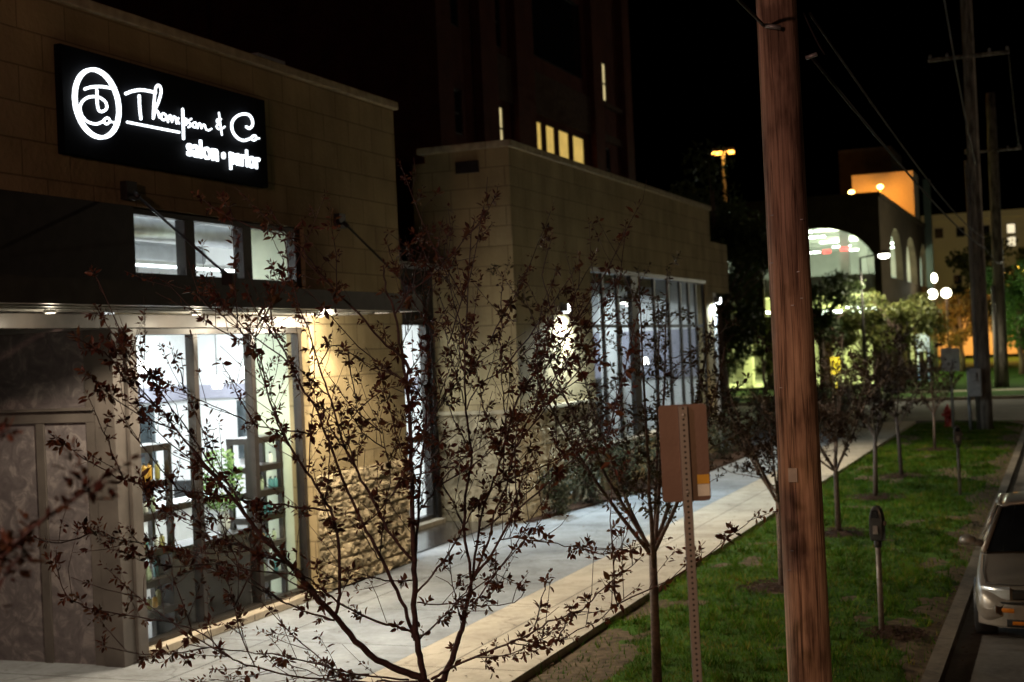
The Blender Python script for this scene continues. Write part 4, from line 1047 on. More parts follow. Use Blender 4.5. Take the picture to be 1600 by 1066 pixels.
m = MB(); m.tube([(-1.84, 11.46, 5.72), (-1.75, 11.45, 5.74)], .018, 6); m.tube([(-2.0, 11.3, 5.95), (-2.12, 11.28, 5.98)], .02, 6); m.build('eye_bolt', M['grey'], p1_)
p2_ = utility_pole(-2.72, 52.3, 17, .23, .19, 'weathered wooden pole with a grey meter box and conduit at the street corner', [(12.95, 1.35), (15.6, .9)], lean=-.05, mat=M['greywood'])
m = MB(); m.tube([(-2.98, 52.2, -.05), (-2.98, 52.2, 9.4)], .075, 8); m.build('conduit', M['grey'], p2_)
m = MB(); m.box(-3.28, -2.8, 51.75, 52.02, 1.15, 2.15); m.box(-3.2, -2.95, 51.65, 51.75, 1.7, 2.0); m.build('meter_box', M['grey'], p2_, .02)
m = MB(); m.tube([(-3.25, 51.9, 1.15), (-3.22, 51.9, 0)], .06, 8); m.build('pipe', M['grey'], p2_)
p3_ = utility_pole(-3.6, 88.8, 17.5, .36, .25, 'pale wooden pole standing on the lawn across the crossing', [(13.9, 1.6)], lean=.05, mat=M['greywood'])
m = MB(); m.tube([(-3.95, 88.5, 0), (-3.9, 88.5, 6)], .12, 8); m.build('conduit', M['steel'], p3_)
def cable(a, b, sag, r, label, name='overhead_cable'):
    a, b = Vector(a), Vector(b); mm = MB()
    mm.tube([a.lerp(b, i/24) - Vector((0, 0, sag*4*(i/24)*(1-i/24))) for i in range(25)], r, 6)
    return tag(mm.build(name, M['cable']), label, 'cable', 'overhead cables')
cable((-1.80, 11.45, 5.73), (-2.5, 52.3, 6.3), .22, .016, 'thick lower cable running from the near pole to the corner pole')
cable((-1.80, 11.5, 6.08), (-2.5, 52.3, 6.65), .3, .012, 'upper cable running from the near pole to the corner pole')
cable((-2.13, 11.28, 5.98), (-3.6, -6, 8.2), .1, .014, 'cable coming from overhead to the left side of the near pole')
cable((-1.3, 14, 10.0), (-2.65, 52.1, 9.1), .6, .016, 'single cable slanting down to the corner pole above the others')
cable((-2.5, 52.4, 6.35), (-3.3, 88.6, 7.4), .3, .02, 'cable sagging between the corner pole and the lawn pole')
cable((-1.45, 52.2, 13.2), (-2.1, 88.6, 14.1), .4, .006, 'thin high cable between the two crossarms')
cable((-1.84, 11.45, 6.08), (-1.69, 11.45, 5.73), .02, .007, 'short bare cable end hanging at the right of the near pole')

# ------------------------------------------------------------------ sign seen from behind
def perforated_mat():
    m_, nt, p, n, l = newmat('perforated_post')
    tc = n.new('ShaderNodeTexCoord'); sp = n.new('ShaderNodeSeparateXYZ'); l.new(tc.outputs['Object'], sp.inputs[0])
    def mth(op, a, b=None):
        k = n.new('ShaderNodeMath'); k.operation = op
        if hasattr(a, 'links'): l.new(a, k.inputs[0])
        else: k.inputs[0].default_value = a
        if b is not None:
            if hasattr(b, 'links'): l.new(b, k.inputs[1])
            else: k.inputs[1].default_value = b
        return k.outputs[0]
    z = mth('MULTIPLY', mth('SUBTRACT', mth('FRACT', mth('DIVIDE', sp.outputs['Z'], .0254)), .5), .0254)
    d = mth('SQRT', mth('ADD', mth('POWER', z, 2), mth('POWER', sp.outputs['X'], 2)))
    hole = mth('LESS_THAN', d, .0056)
    mx = n.new('ShaderNodeMix'); mx.data_type = 'RGBA'
    l.new(hole, mx.inputs['Factor']); mx.inputs['A'].default_value = (.22, .205, .20, 1); mx.inputs['B'].default_value = (.012, .01, .01, 1)
    l.new(mx.outputs['Result'], p.inputs['Base Color']); p.inputs['Roughness'].default_value = .5; p.inputs['Metallic'].default_value = .25
    return m_
sp_ = thing('street_sign', 'rectangular road sign seen from behind on a perforated steel post', 'sign', (-1.655, 6.5, -.1))
X0, Y0 = -1.655, 6.5
m = MB(); m.box(X0-.021, X0+.021, Y0-.036, Y0, -.1, 3.2); m.build('post', perforated_mat(), sp_, .003)
pts = []
for cx, cz, a0 in ((.084, .199, 0), (-.084, .199, 90), (-.084, -.199, 180), (.084, -.199, 270)):
    for k in range(6):
        a = R(a0 + 18*k); pts.append((X0 + cx*1.12 + .018*math.cos(a), 2.98 + cz*1.05 + .018*math.sin(a)))
m = MB(); m.prism(pts, 'y', Y0+.001, Y0+.006); m.build('sign_plate', M['plate'], sp_)
m = MB(); m.box(X0+.052, X0+.108, Y0-.0008, Y0+.0005, 2.775, 2.83); m.build('white_sticker', M['whitep'], sp_)
m = MB(); m.box(X0+.052, X0+.108, Y0-.0008, Y0+.0005, 2.832, 2.875); m.build('yellow_sticker', pbr('yellow_sticker_paint', (.55, .32, .03), .5, bump=0), sp_)
m = MB()
for z in (2.80, 3.16): m.ball((X0, Y0-.038, z), .009, 1, 8, 6)
m.build('bolt', M['grey'], sp_)
sp_.rotation_euler = (0, R(-.6), R(20))

for k in range(9):
    rk = random.Random(k); a = R(-150 + rk.uniform(0, 120)); zz = rk.uniform(1.3, 4.6); rr = .178 - .003*zz
    m = MB(); cx_, cy_ = -2.03 - .006*zz + math.cos(a)*rr, 11.5 + math.sin(a)*rr
    m.box(cx_-.012, cx_+.012, cy_-.014, cy_+.004, zz, zz+.006); m.build('staple', M['grey'], p1_)
m = MB(); m.box(-2.10, -2.03, 11.300, 11.330, 2.35, 2.46); m.build('metal_tag', M['steel'], p1_)
# lit board by the garage entrance
m = MB(); m.box(-14.35, -13.75, 93.9, 94.0, .9, 2.1); m.tube([(-14.05, 93.95, 0), (-14.05, 93.95, .9)], .05, 8)
tag(m.build('notice_board', emit('yellow_backlit_board', (1, .75, .02), 1.6)), 'small yellow lit board standing in front of the garage entrance', 'board')

# second sign, far on the lawn
t = thing('street_sign', 'pale sign on a thin pole standing beyond the far parking meter', 'sign', (-3.9, 53.2, -.1))
m = MB(); m.tube([(-3.9, 53.2, -.1), (-3.9, 53.2, 2.9)], .05, 8); m.build('post', M['steel'], t)
m = MB(); m.prism([(-4.18, 2.02), (-3.62, 2.02), (-3.58, 2.06), (-3.58, 2.82), (-3.62, 2.86), (-4.18, 2.86), (-4.22, 2.82), (-4.22, 2.06)], 'y', 53.10, 53.14); m.build('sign_plate', M['whitep'], t)
# parking meters
def meter(x, y, label):
    t = thing('parking_meter', label, 'parking meter', (x, y, -.06), 'parking meters along the kerb')
    mm = MB(); mm.tube([(x, y, -.06), (x, y, 1.02)], [.034, .030], 12); mm.build('post', M['meterpost'], t)
    mm = MB(); mm.tube([(x, y, .98), (x, y, 1.06)], .045, 12)
    prof = [(-.075, 1.06), (.075, 1.06), (.085, 1.12), (.085, 1.30), (.078, 1.36), (.055, 1.43), (.02, 1.47), (-.02, 1.47), (-.055, 1.43), (-.078, 1.36), (-.085, 1.30), (-.085, 1.12)]
    mm.prism([(x+a*.95, z) for a, z in prof], 'y', y-.055, y+.055); mm.build('housing', M['metergrey'], t, .012)
    mm = MB(); mm.prism([(x-.05, 1.33), (x+.05, 1.33), (x+.035, 1.42), (x-.035, 1.42)], 'y', y-.066, y-.0555); mm.build('dial_window', M['dglass'], t)
    mm = MB(); mm.box(x-.03, x+.03, y-.07, y-.0555, 1.14, 1.24); mm.box(x+.082, x+.11, y-.02, y+.02, 1.24, 1.29); mm.build('coin_door', M['meterpost'], t, .004)
    return t
mt = meter(-2.17, 17.16, 'dark parking meter on a thin post nearest the parked silver car')
dup(mt, (-2.25, 31.7, -.06), .15, 'dark parking meter farther along the lawn, before the corner pole')
mt.rotation_euler = (0, 0, -.25)
# hydrant
t = thing('fire_hydrant', 'small red fire hydrant by the street corner', 'fire hydrant', (-4.15, 54.2, -.05))
m = MB(); m.lathe(-4.15, 54.2, [(.17, -.05), (.17, 0), (.12, .02), (.115, .5), (.15, .52), (.15, .56), (.12, .6), (.09, .68), (.03, .74), (.03, .8)], 14); m.build('barrel', M['red'], t)
m = MB(); m.tube([(-4.36, 54.2, .42), (-3.94, 54.2, .42)], .06, 10); m.tube([(-4.15, 54.2, .38), (-4.15, 53.98, .38)], .075, 10); m.build('outlet', M['red'], t)

# ------------------------------------------------------------------ lamps in the street
t = thing('mast_light', 'tall orange sodium floodlight mast glowing above the trees', 'street lamp', (-24.4, 110, 0))
m = MB(); m.tube([(-24.4, 110, 0), (-24.4, 110, 18.1)], [.22, .12], 10); m.build('mast', M['grey'], t)
SOD = emit('sodium_lens', (1, .42, .06), 9)
for s in (-1, 1):
    m = MB(); m.box(-24.4+s*.01, -24.4+s*.85, 109.75, 110.25, 18.25, 18.5); f = m.build('lamp_head', M['dark'], t)
    m = MB(); m.box(-24.4+s*.01, -24.4+s*.83, 109.7, 110.2, 18.05, 18.245); m.build('lens', SOD, f)
t = thing('street_lamp', 'black street lamp with a white globe on a short arm before the garage', 'street lamp', (-10.9, 84, 0))
m = MB(); m.tube([(-10.9, 84, 0), (-10.9, 84, 7.9)], [.09, .06], 10); m.tube([(-10.9, 84, 7.9), (-10.1, 84, 8.0), (-9.62, 84, 7.98)], .04, 8); m.build('post', M['dark'], t)
m = MB(); m.lathe(-9.55, 84, [(.08, 8.25), (.34, 8.08), (.34, 8.02)], 14); f = m.build('lamp_shade', M['dark'], t)
m = MB(); m.ball((-9.55, 84, 7.95), .32, .55); m.build('globe', emit('lantern_globe', (1, 1, .9), 16), t)
gl = None
for x, y, z, lab in ((-9.55, 115, 6.35, 'left of two round white globe lamps beside the garage'), (-8.55, 115.5, 6.40, 'right of two round white globe lamps beside the garage'), (-9.6, 118, 7.7, 'small high white globe lamp above the two round ones')):
    if gl is None:
        gl = thing('globe_lamp', lab, 'street lamp', (x, y, 0), 'globe lamps beside the garage')
        m = MB(); m.tube([(x, y, 0), (x, y, z-.3)], .07, 8); m.build('post', M['bricktrim'], gl)
        m = MB(); m.ball((x, y, z), .38); m.build('globe', emit('globe_glass', (1, .97, .72), 18), gl)
    else:
        c = dup(gl, (x, y, z-6.35), 0, lab)
        if 'small' in lab: c.scale = (.6, .6, 1)
# far carriage lamp and blue board at the garage
m = MB(); m.box(-9.9, -9.0, 104.0, 104.08, 2.1, 3.3); m.tube([(-9.8, 104.04, 0), (-9.8, 104.04, 2.1)], .05, 6); m.tube([(-9.1, 104.04, 0), (-9.1, 104.04, 2.1)], .05, 6)
tag(m.build('notice_board', emit('blue_backlit_board', (.03, .18, .65), .5)), 'small blue lit board standing beside the garage arches', 'board')
t = thing('street_lamp', 'lamp on a dark pole far right beyond the lawn', 'street lamp', (-2.6, 130, 0))
m = MB(); m.tube([(-2.3, 130, 0), (-2.3, 130, 6.1)], .08, 8); m.build('post', M['dark'], t)
m = MB(); m.ball((-2.6, 130, 6.2), .3, .5); m.build('globe', emit('far_lamp_globe', (1, .98, .85), 14), t)

# ------------------------------------------------------------------ parked car
CX, CY, CZ = -.28, 17.0, -.13
car = thing('parked_car', 'silver four door saloon parked at the kerb facing the camera', 'car', (CX, CY, CZ))
paint = pbr('silver_car_paint', (.36, .32, .275), .32, .35, var=.06, scale=30, bump=0)
paint.node_tree.nodes['Principled BSDF'].inputs['Coat Weight'].default_value = .6
trim = pbr('black_trim', (.02, .02, .02), .5, bump=0)
st = [(0.0, .60, .34, .50), (.05, .71, .28, .58), (.14, .785, .24, .645), (.3, .825, .21, .70), (.6, .85, .20, .755), (1.0, .855, .19, .82), (1.35, .855, .19, .885), (1.7, .855, .19, .915), (2.5, .86, .19, .93), (3.3, .855, .19, .94), (3.8, .85, .2, .94), (4.2, .82, .24, .92), (4.45, .76, .28, .86), (4.55, .66, .36, .74)]
def sect(w_, zb, zt, y):
    half = [(w_*.80, zb), (w_*.95, zb+.05), (w_*.985, zb+.16), (w_, (zb+zt)*.5), (w_*.985, zt-.12), (w_*.945, zt-.045), (w_*.86, zt-.006), (w_*.5, zt+.022), (0, zt+.03)]
    return [(CX+a, CY+y, CZ+b) for a, b in half] + [(CX-a, CY+y, CZ+b) for a, b in half[-2::-1]]
m = MB(); rings = [sect(w_, zb, zt, y) for y, w_, zb, zt in st]; k = len(rings[0])
vs = [p for r_ in rings for p in r_]; fs = []
for i in range(len(rings)-1):
    for j in range(k):
        fs.append((i*k+j, i*k+(j+1) % k, (i+1)*k+(j+1) % k, (i+1)*k+j))
fs += [tuple(range(k)), tuple(range((len(rings)-1)*k, len(rings)*k))[::-1]]
m.add(vs, fs, True); body = m.build('body', paint, car)
sb = body.modifiers.new('smooth', 'SUBSURF'); sb.levels = 1; sb.render_levels = 2
# cabin glass, roof and pillars
def V(x, y, z): return (CX+x, CY+y, CZ+z)
belt = {s: [V(s*.76, 1.32, .90), V(s*.80, 1.9, .93), V(s*.80, 3.1, .945), V(s*.74, 3.85, .95)] for s in (-1, 1)}
roof = {s: [V(s*.56, 2.08, 1.375), V(s*.60, 2.3, 1.40), V(s*.60, 3.0, 1.40), V(s*.55, 3.3, 1.37)] for s in (-1, 1)}
cg = pbr('car_window_glass', (.01, .011, .012), .06, bump=0)
def screen(b0, b1, t1, t0, bow):
    mm = MB()
    def P(u, v):
        a = Vector(b0).lerp(Vector(b1), u); b = Vector(t0).lerp(Vector(t1), u)
        p = a.lerp(b, v); p.y += bow*(4*u*(1-u)); p.z += .03*4*u*(1-u); return p
    mm.grid(P, 10, 6); return mm
screen(belt[-1][0], belt[1][0], roof[1][0], roof[-1][0], -.10).build('windscreen', cg, car)
screen(belt[-1][3], belt[1][3], roof[1][3], roof[-1][3], .10).build('rear_window', cg, car)
for s in (-1, 1):
    mm = MB(); b, r_ = belt[s], roof[s]
    mm.add(b + r_, [(0, 1, 5, 4), (1, 2, 6, 5), (2, 3, 7, 6)], False); mm.build('side_window', cg, car)
    mm = MB()
    mm.tube([b[0], r_[0]], [.035, .028], 8); mm.tube([b[3], r_[3]], [.05, .035], 8); mm.tube([Vector(b[1]).lerp(Vector(b[2]), .45), Vector(r_[1]).lerp(Vector(r_[2]), .45)], .03, 8)
    mm.tube([r_[0], r_[1], r_[2], r_[3]], .03, 8); mm.tube(b, .022, 8)
    mm.build('pillar', paint, car)
mm = MB()
def RP(u, v):
    ys = 2.04 + 1.30*v; x = (u*2-1)*(.585 - .03*abs(v-.5)); z = 1.385 + .055*(1-(2*u-1)**2) + .02*(1-(2*v-1)**2); return V(x, ys, z)
mm.grid(RP, 12, 8); ro_ = mm.build('roof', paint, car)
so = ro_.modifiers.new('thickness', 'SOLIDIFY'); so.thickness = .03
# front: bumper, lamps, grille
def front_strip(z0, z1, outn, half, name, mat, parent, x0=None, x1=None, n=24):
    mm = MB()
    def fy(x):
        a = abs(x)/.80
        return -.005 + .30*max(0, a-.35)**2.2/(.65**2.2)*1.0
    xs = [(x0 if x0 is not None else -half) + ((x1 if x1 is not None else half) - (x0 if x0 is not None else -half))*i/n for i in range(n+1)]
    vs_, fs_ = [], []
    for x in xs:
        y = fy(x) - outn
        vs_ += [V(x, y+.01, z0), V(x, y, z0+.02), V(x, y, z1-.02), V(x, y+.01, z1), V(x, y+.16, z1), V(x, y+.16, z0)]
    for i in range(n):
        for j in range(6): fs_.append((i*6+j, i*6+(j+1) % 6, (i+1)*6+(j+1) % 6, (i+1)*6+j))
    fs_ += [tuple(range(6)), tuple(range(n*6, n*6+6))[::-1]]
    mm.add(vs_, fs_, False); return mm.build(name, mat, parent)
bp = front_strip(.24, .50, .05, .80, 'bumper', paint, car)
front_strip(.505, .525, .045, .79, 'trim_strip', trim, bp)
front_strip(.25, .345, .056, .48, 'air_intake', trim, bp)
amber = pbr('amber_lens', (.65, .20, .02), .25, bump=0)
clear = pbr('headlight_lens', (.72, .74, .76), .15, .3, bump=0)
for s in (-1, 1):
    a_, b_ = sorted((s*.40, s*.71)); front_strip(.405, .465, .057, .8, 'turn_signal', amber, bp, a_, b_, 8)
    a_, b_ = sorted((s*.28, s*.42)); front_strip(.27, .325, .062, .8, 'fog_lamp', amber, bp, a_, b_, 6)
    a_, b_ = sorted((s*.44, s*.755)); front_strip(.545, .665, .012, .8, 'headlight', clear, car, a_, b_, 10)
front_strip(.55, .645, .008, .41, 'grille', trim, car)
for s in (-1, 1):
    mm = MB(); mm.ball(V(s*.955, 1.62, 1.0), .105, .68, 14, 8); o = mm.build('wing_mirror', paint, car)
    mm = MB(); mm.tube([V(s*.80, 1.66, .95), V(s*.95, 1.63, .98)], [.05, .035], 8); mm.build('mirror_arm', paint, o)
mm = MB()
for s in (-1, 1): mm.tube([V(s*.70, .28, .695), V(s*.745, .7, .765), V(s*.755, 1.25, .868)], .006, 5)
mm.tube([V(-.70, .26, .695), V(-.4, .17, .69), V(0, .14, .69), V(.4, .17, .69), V(.70, .26, .695)], .006, 5)
mm.build('bonnet_seam', trim, car)
mm = MB(); mm.tube([V(-.55, 1.28, .915), V(.05, 1.40, .95)], .008, 5); mm.tube([V(.05, 1.26, .93), V(.6, 1.38, .93)], .008, 5); mm.build('wiper', trim, car)
for s in (-1, 1):
    for y in (.86, 3.62):
        vs_, fs_ = [], []
        prof = [(.19, -.09), (.27, -.1), (.305, -.085), (.305, .085), (.27, .1), (.19, .09)]
        n = 24
        for rr, xo in prof:
            for q in range(n):
                a = 2*PI*q/n; vs_.append(V(s*.765+xo, y+rr*math.cos(a), .305+rr*math.sin(a)))
        for i in range(len(prof)-1):
            for q in range(n): fs_.append((i*n+q, i*n+(q+1) % n, (i+1)*n+(q+1) % n, (i+1)*n+q))
        mm = MB(); mm.add(vs_, fs_, True); wh = mm.build('wheel', M['rubber'], car)
        mm = MB()
        for q in range(5):
            a = 2*PI*q/5; c, sn = math.cos(a), math.sin(a)
            mm.tube([V(s*.845, y, .305), V(s*.84, y+.17*c, .305+.17*sn)], [.035, .03], 6)
        mm.tube([V(s*.70, y, .305), V(s*.81, y, .305)], .185, 20)
        mm.build('rim', M['grey'], wh)
        mm = MB(); mm.tube([V(s*.62, y, .33), V(s*.858, y, .33)], .335, 24); mm.build('wheel_arch', trim, car)
car.rotation_euler = (0, 0, R(.6))

# ------------------------------------------------------------------ trees
def rosette(mb, p, d, rnd, n, L, spread=1.0):
    """a tuft: leaves of very different sizes along the last few centimetres of a spur, some folded, some hanging"""
    d = d.normalized()
    u = d.orthogonal().normalized(); w_ = d.cross(u)
    a0 = rnd.uniform(0, 6.28); ext = rnd.uniform(.01, .05)
    big = rnd.uniform(.7, 1.35)
    for k in range(n):
        f = k/max(1, n-1)
        a = a0 + k*2.4 + rnd.uniform(-.5, .5); t = (1.5 - 1.2*f)*rnd.uniform(.7, 1.25)*spread
        r_ = u*math.cos(a) + w_*math.sin(a)
        ld = d*math.cos(t) + r_*math.sin(t) + Vector((0, 0, rnd.uniform(-.45, .25)))
        l_ = L*big*rnd.uniform(.45, 1.2)*(1.1 - .45*f)
        add_leaf(mb, p + d*(ext*(2*f-1)) + r_*.004, ld, (d - r_*.3) + Vector((rnd.gauss(0, .5), rnd.gauss(0, .5), rnd.gauss(0, .5))), l_, l_*rnd.uniform(.30, .55))

def walk(pts):
    """resample a polyline smoothly, returns points, tangents, cumulative length"""
    sp = [Vector(p) for p in smooth(pts, 4)]
    L = [0]
    for a, b in zip(sp, sp[1:]): L.append(L[-1]+(b-a).length)
    return sp, L
def at_len(sp, L, s):
    for i in range(len(L)-1):
        if L[i+1] >= s:
            f = (s-L[i])/max(L[i+1]-L[i], 1e-6); return sp[i].lerp(sp[i+1], f), (sp[i+1]-sp[i]).normalized()
    return sp[-1], (sp[-1]-sp[-2]).normalized()

def dress(wood, leaves, pts, r0, r1, rnd, off, step=.10, L=.05, start=.25, twig=.35, twigl=(.10, .30), nleaf=(5, 9), sides=6, prob=.72, tprob=.75):
    """one limb: bark tube, thorny spurs, side twigs and leaf rosettes"""
    sp, ln = walk(pts)
    jit = [p + Vector((rnd.gauss(0, .004), rnd.gauss(0, .004), rnd.gauss(0, .004))) for p in sp]
    wood.tube([p+off for p in jit], (r0, r1), sides)
    T = ln[-1]; s = max(T*start, .02)
    while s < T:
        p, d = at_len(sp, ln, s); p = p+off
        o = d.orthogonal().normalized(); o.rotate(Matrix.Rotation(rnd.uniform(0, 6.28), 3, d))
        f = s/T
        if rnd.random() < twig*(1-.4*f):
            tl = rnd.uniform(*twigl); td = (d*.75 + o*.8 + Vector((0, 0, .25))).normalized()
            q = [p, p+td*tl*.5+Vector((0, 0, tl*.04)), p+td*tl+Vector((rnd.gauss(0, .03), rnd.gauss(0, .03), tl*.15))]
            wood.tube(q, [.0028, .0022, .0016], 4)
            for k in (.45, .75, 1):
                if rnd.random() < tprob: rosette(leaves, q[0].lerp(q[2], k), td, rnd, rnd.randint(4, 11), L*.9)
        else:
            sl = rnd.uniform(.008, .035); td = (d*.3+o).normalized()
            wood.tube([p, p+td*sl], [.0028, .0018], 4)
            if rnd.random() < prob: rosette(leaves, p+td*sl, td, rnd, rnd.randint(*nleaf), L)
        s += step*rnd.uniform(.5, 1.5)
    p, d = at_len(sp, ln, T)
    rosette(leaves, p+off, d, rnd, rnd.randint(5, 10), L)

purple = leaf_mat('purple_crabapple_leaves', [(.06, .022, .016), (.11, .036, .024), (.15, .065, .032), (.11, .065, .026)], .42, .2)
olive = leaf_mat('bronze_crabapple_leaves', [(.05, .030, .018), (.075, .055, .022), (.09, .075, .03), (.06, .028, .02)], .5, .25)
# the near crabapple, limb by limb
BX, BY = -3.9, 8.292
t = thing('crabapple_tree', 'nearest purple leaved crabapple with bare dark spreading limbs in front of the salon', 'tree', (BX, BY, -.05), 'young crabapple trees along the pavement')
rnd = random.Random(17)
wood, lv = MB(), MB(); off = Vector((BX, BY, 0))
wood.tube([(BX+.02, BY, -.05), (BX, BY+.01, .5), (BX+.01, BY, 1.0), (BX-.005, BY-.005, 1.32)], [.062, .05, .046, .046], 12)
wood.tube([(BX-.005, BY-.005, 1.28), (BX-.03, BY-.012, 1.40)], [.044, .034], 10)
wood.tube([(BX-.005, BY-.005, 1.28), (BX+.07, BY, 1.40)], [.040, .030], 10)
EXTRA = []
for r0, r1, pts in CRABAPPLE_LIMBS:
    sp, ln = walk(pts)
    for k in range(1 if ln[-1] < 1 else 3):
        p, d = at_len(sp, ln, ln[-1]*rnd.uniform(.15, .9)); bl = rnd.uniform(.25, 1.0)
        o = d.orthogonal().normalized(); o.rotate(Matrix.Rotation(rnd.uniform(0, 6.28), 3, d))
        td = (d*.8 + o*.65 + Vector((0, 0, .35))).normalized()
        EXTRA.append((.0052, .0022, [tuple(p), tuple(p+td*bl*.5+o*.02), tuple(p+td*bl+Vector((0, 0, .1*bl)))]))
for r0, r1, pts in CRABAPPLE_LIMBS + EXTRA:
    big = r0 > .012
    dress(wood, lv, pts, r0, max(r1, .0022), rnd, off, step=.075 if not big else .11, L=.050, start=.32 if big else .08, twig=.40, twigl=(.08, .42), nleaf=(7, 16), prob=.60, tprob=.55, sides=8 if big else 6)
wood.build('trunk', M['darkbark'], t); lv.build('crown', purple, t)

dusky = leaf_mat('dusky_crabapple_leaves', [(.03, .016, .012), (.05, .028, .016), (.06, .04, .02), (.035, .016, .012)], .6, .2, .1)
def young_tree(seed, name, label, mat, barkm, x, y, h=4.3, spread=1.35, fork=1.45, L=.055, dens=1.0, r=.05):
    rnd = random.Random(seed)
    t = thing(name, label, 'tree', (x, y, -.05), 'young crabapple trees along the pavement')
    wood, lv = MB(), MB(); O = Vector((x, y, 0))
    lean = rnd.uniform(-.06, .06)
    wood.tube([(x, y, -.05), (x+lean*.4, y, fork*.5), (x+lean, y, fork)], [r*1.1, r*.9, r*.8], 10)
    nl = 8
    for k in range(nl):
        az = 2*PI*k/nl + rnd.uniform(-.3, .3); out = spread*rnd.uniform(.55, 1.1); top = (h-fork)*rnd.uniform(.55, 1.0)
        if k == 0: out *= .2; top = h-fork
        base = Vector((lean, 0, fork - rnd.uniform(0, .25)))
        pts = [base, base+Vector((math.cos(az)*out*.35, math.sin(az)*out*.35, top*.28)), base+Vector((math.cos(az)*out*.7, math.sin(az)*out*.7, top*.62)), base+Vector((math.cos(az)*out, math.sin(az)*out, top))]
        dress(wood, lv, pts, r*.45, .004, rnd, O, step=.085/dens, L=L, start=.2, twig=.45, nleaf=(5, 9))
        sp, ln = walk(pts)
        for q in range(10):
            s = ln[-1]*rnd.uniform(.15, .95); p, d = at_len(sp, ln, s)
            a2 = rnd.uniform(0, 2*PI); bl = rnd.uniform(.35, .95)*(1.1-.5*s/ln[-1])
            dd = Vector((math.cos(a2)*.9, math.sin(a2)*.9, rnd.uniform(.1, .9))).normalized()
            dress(wood, lv, [p, p+dd*bl*.5+Vector((0, 0, .02)), p+dd*bl+Vector((0, 0, .12*bl))], .007, .0025, rnd, O, step=.07/dens, L=L, start=.15, twig=.35, twigl=(.08, .22), nleaf=(4, 8), sides=5)
    wood.build('trunk', barkm, t); lv.build('crown', mat, t)
    return t
T2 = young_tree(5, 'crabapple_tree', 'slim crabapple second in the row, just behind the perforated sign post', olive, M['bark'], -3.9, 13.55, 4.4, 1.35, 1.5)
T3 = young_tree(9, 'crabapple_tree', 'crabapple standing in a mulch ring just left of the thick wooden pole', dusky, M['bark'], -3.88, 20.06, 3.6, 1.2, 1.3, .065, .75)
T4 = young_tree(12, 'crabapple_tree', 'crabapple with a straight trunk just right of the thick wooden pole', dusky, M['bark'], -3.91, 25.6, 3.5, 1.3, 1.3, .075, .6)
T5 = young_tree(23, 'crabapple_tree', 'crabapple fifth in the row, in its own mulch ring before the far meter', dusky, M['bark'], -3.95, 31.2, 3.3, 1.15, 1.35, .08, .5)
T6 = young_tree(31, 'crabapple_tree', 'crabapple sixth in the row along the pavement', dusky, M['bark'], -3.9, 35.9, 3.7, 1.45, 1.45, .09, .5)
dup(T3, (-3.75, 43.7, -.05), 4.0, 'smallest looking crabapple, last in the row before the corner', (.85, .85, .9))
# branch of a nearer tree reaching in at the left
t = thing('crabapple_tree', 'blurred dark branch tips of a tree just left of the camera', 'tree', (-3.9, 3.2, -.05), 'young crabapple trees along the pavement')
wood, lv = MB(), MB(); rnd = random.Random(3); off = Vector((0, 0, 0))
wood.tube([(-3.9, 3.2, -.05), (-3.88, 3.2, 1.4), (-3.7, 3.22, 2.2)], [.06, .045, .03], 10)
br0 = [(-3.7, 3.22, 2.2), (-3.3, 3.25, 2.65), (-2.95, 3.3, 2.93), (-2.74, 3.32, 3.08), (-2.5, 3.35, 3.22)]
dress(wood, lv, br0, .012, .004, rnd, off, step=.035, L=.052, start=.4, twig=.2, twigl=(.04, .10), nleaf=(6, 11))
dress(wood, lv, [(-3.7, 3.22, 2.2), (-3.3, 3.3, 2.9), (-2.98, 3.3, 3.2), (-2.88, 3.3, 3.33)], .010, .003, rnd, off, step=.05, L=.045, start=.6, twig=.3, twigl=(.05, .12), nleaf=(5, 9))
dress(wood, lv, [(-3.7, 3.22, 2.2), (-3.25, 3.3, 2.6), (-2.95, 3.3, 2.86), (-2.84, 3.32, 2.97)], .009, .003, rnd, off, step=.04, L=.045, start=.5, twig=.3, twigl=(.05, .12), nleaf=(5, 9))
wood.build('trunk', M['darkbark'], t); lv.build('crown', purple, t)

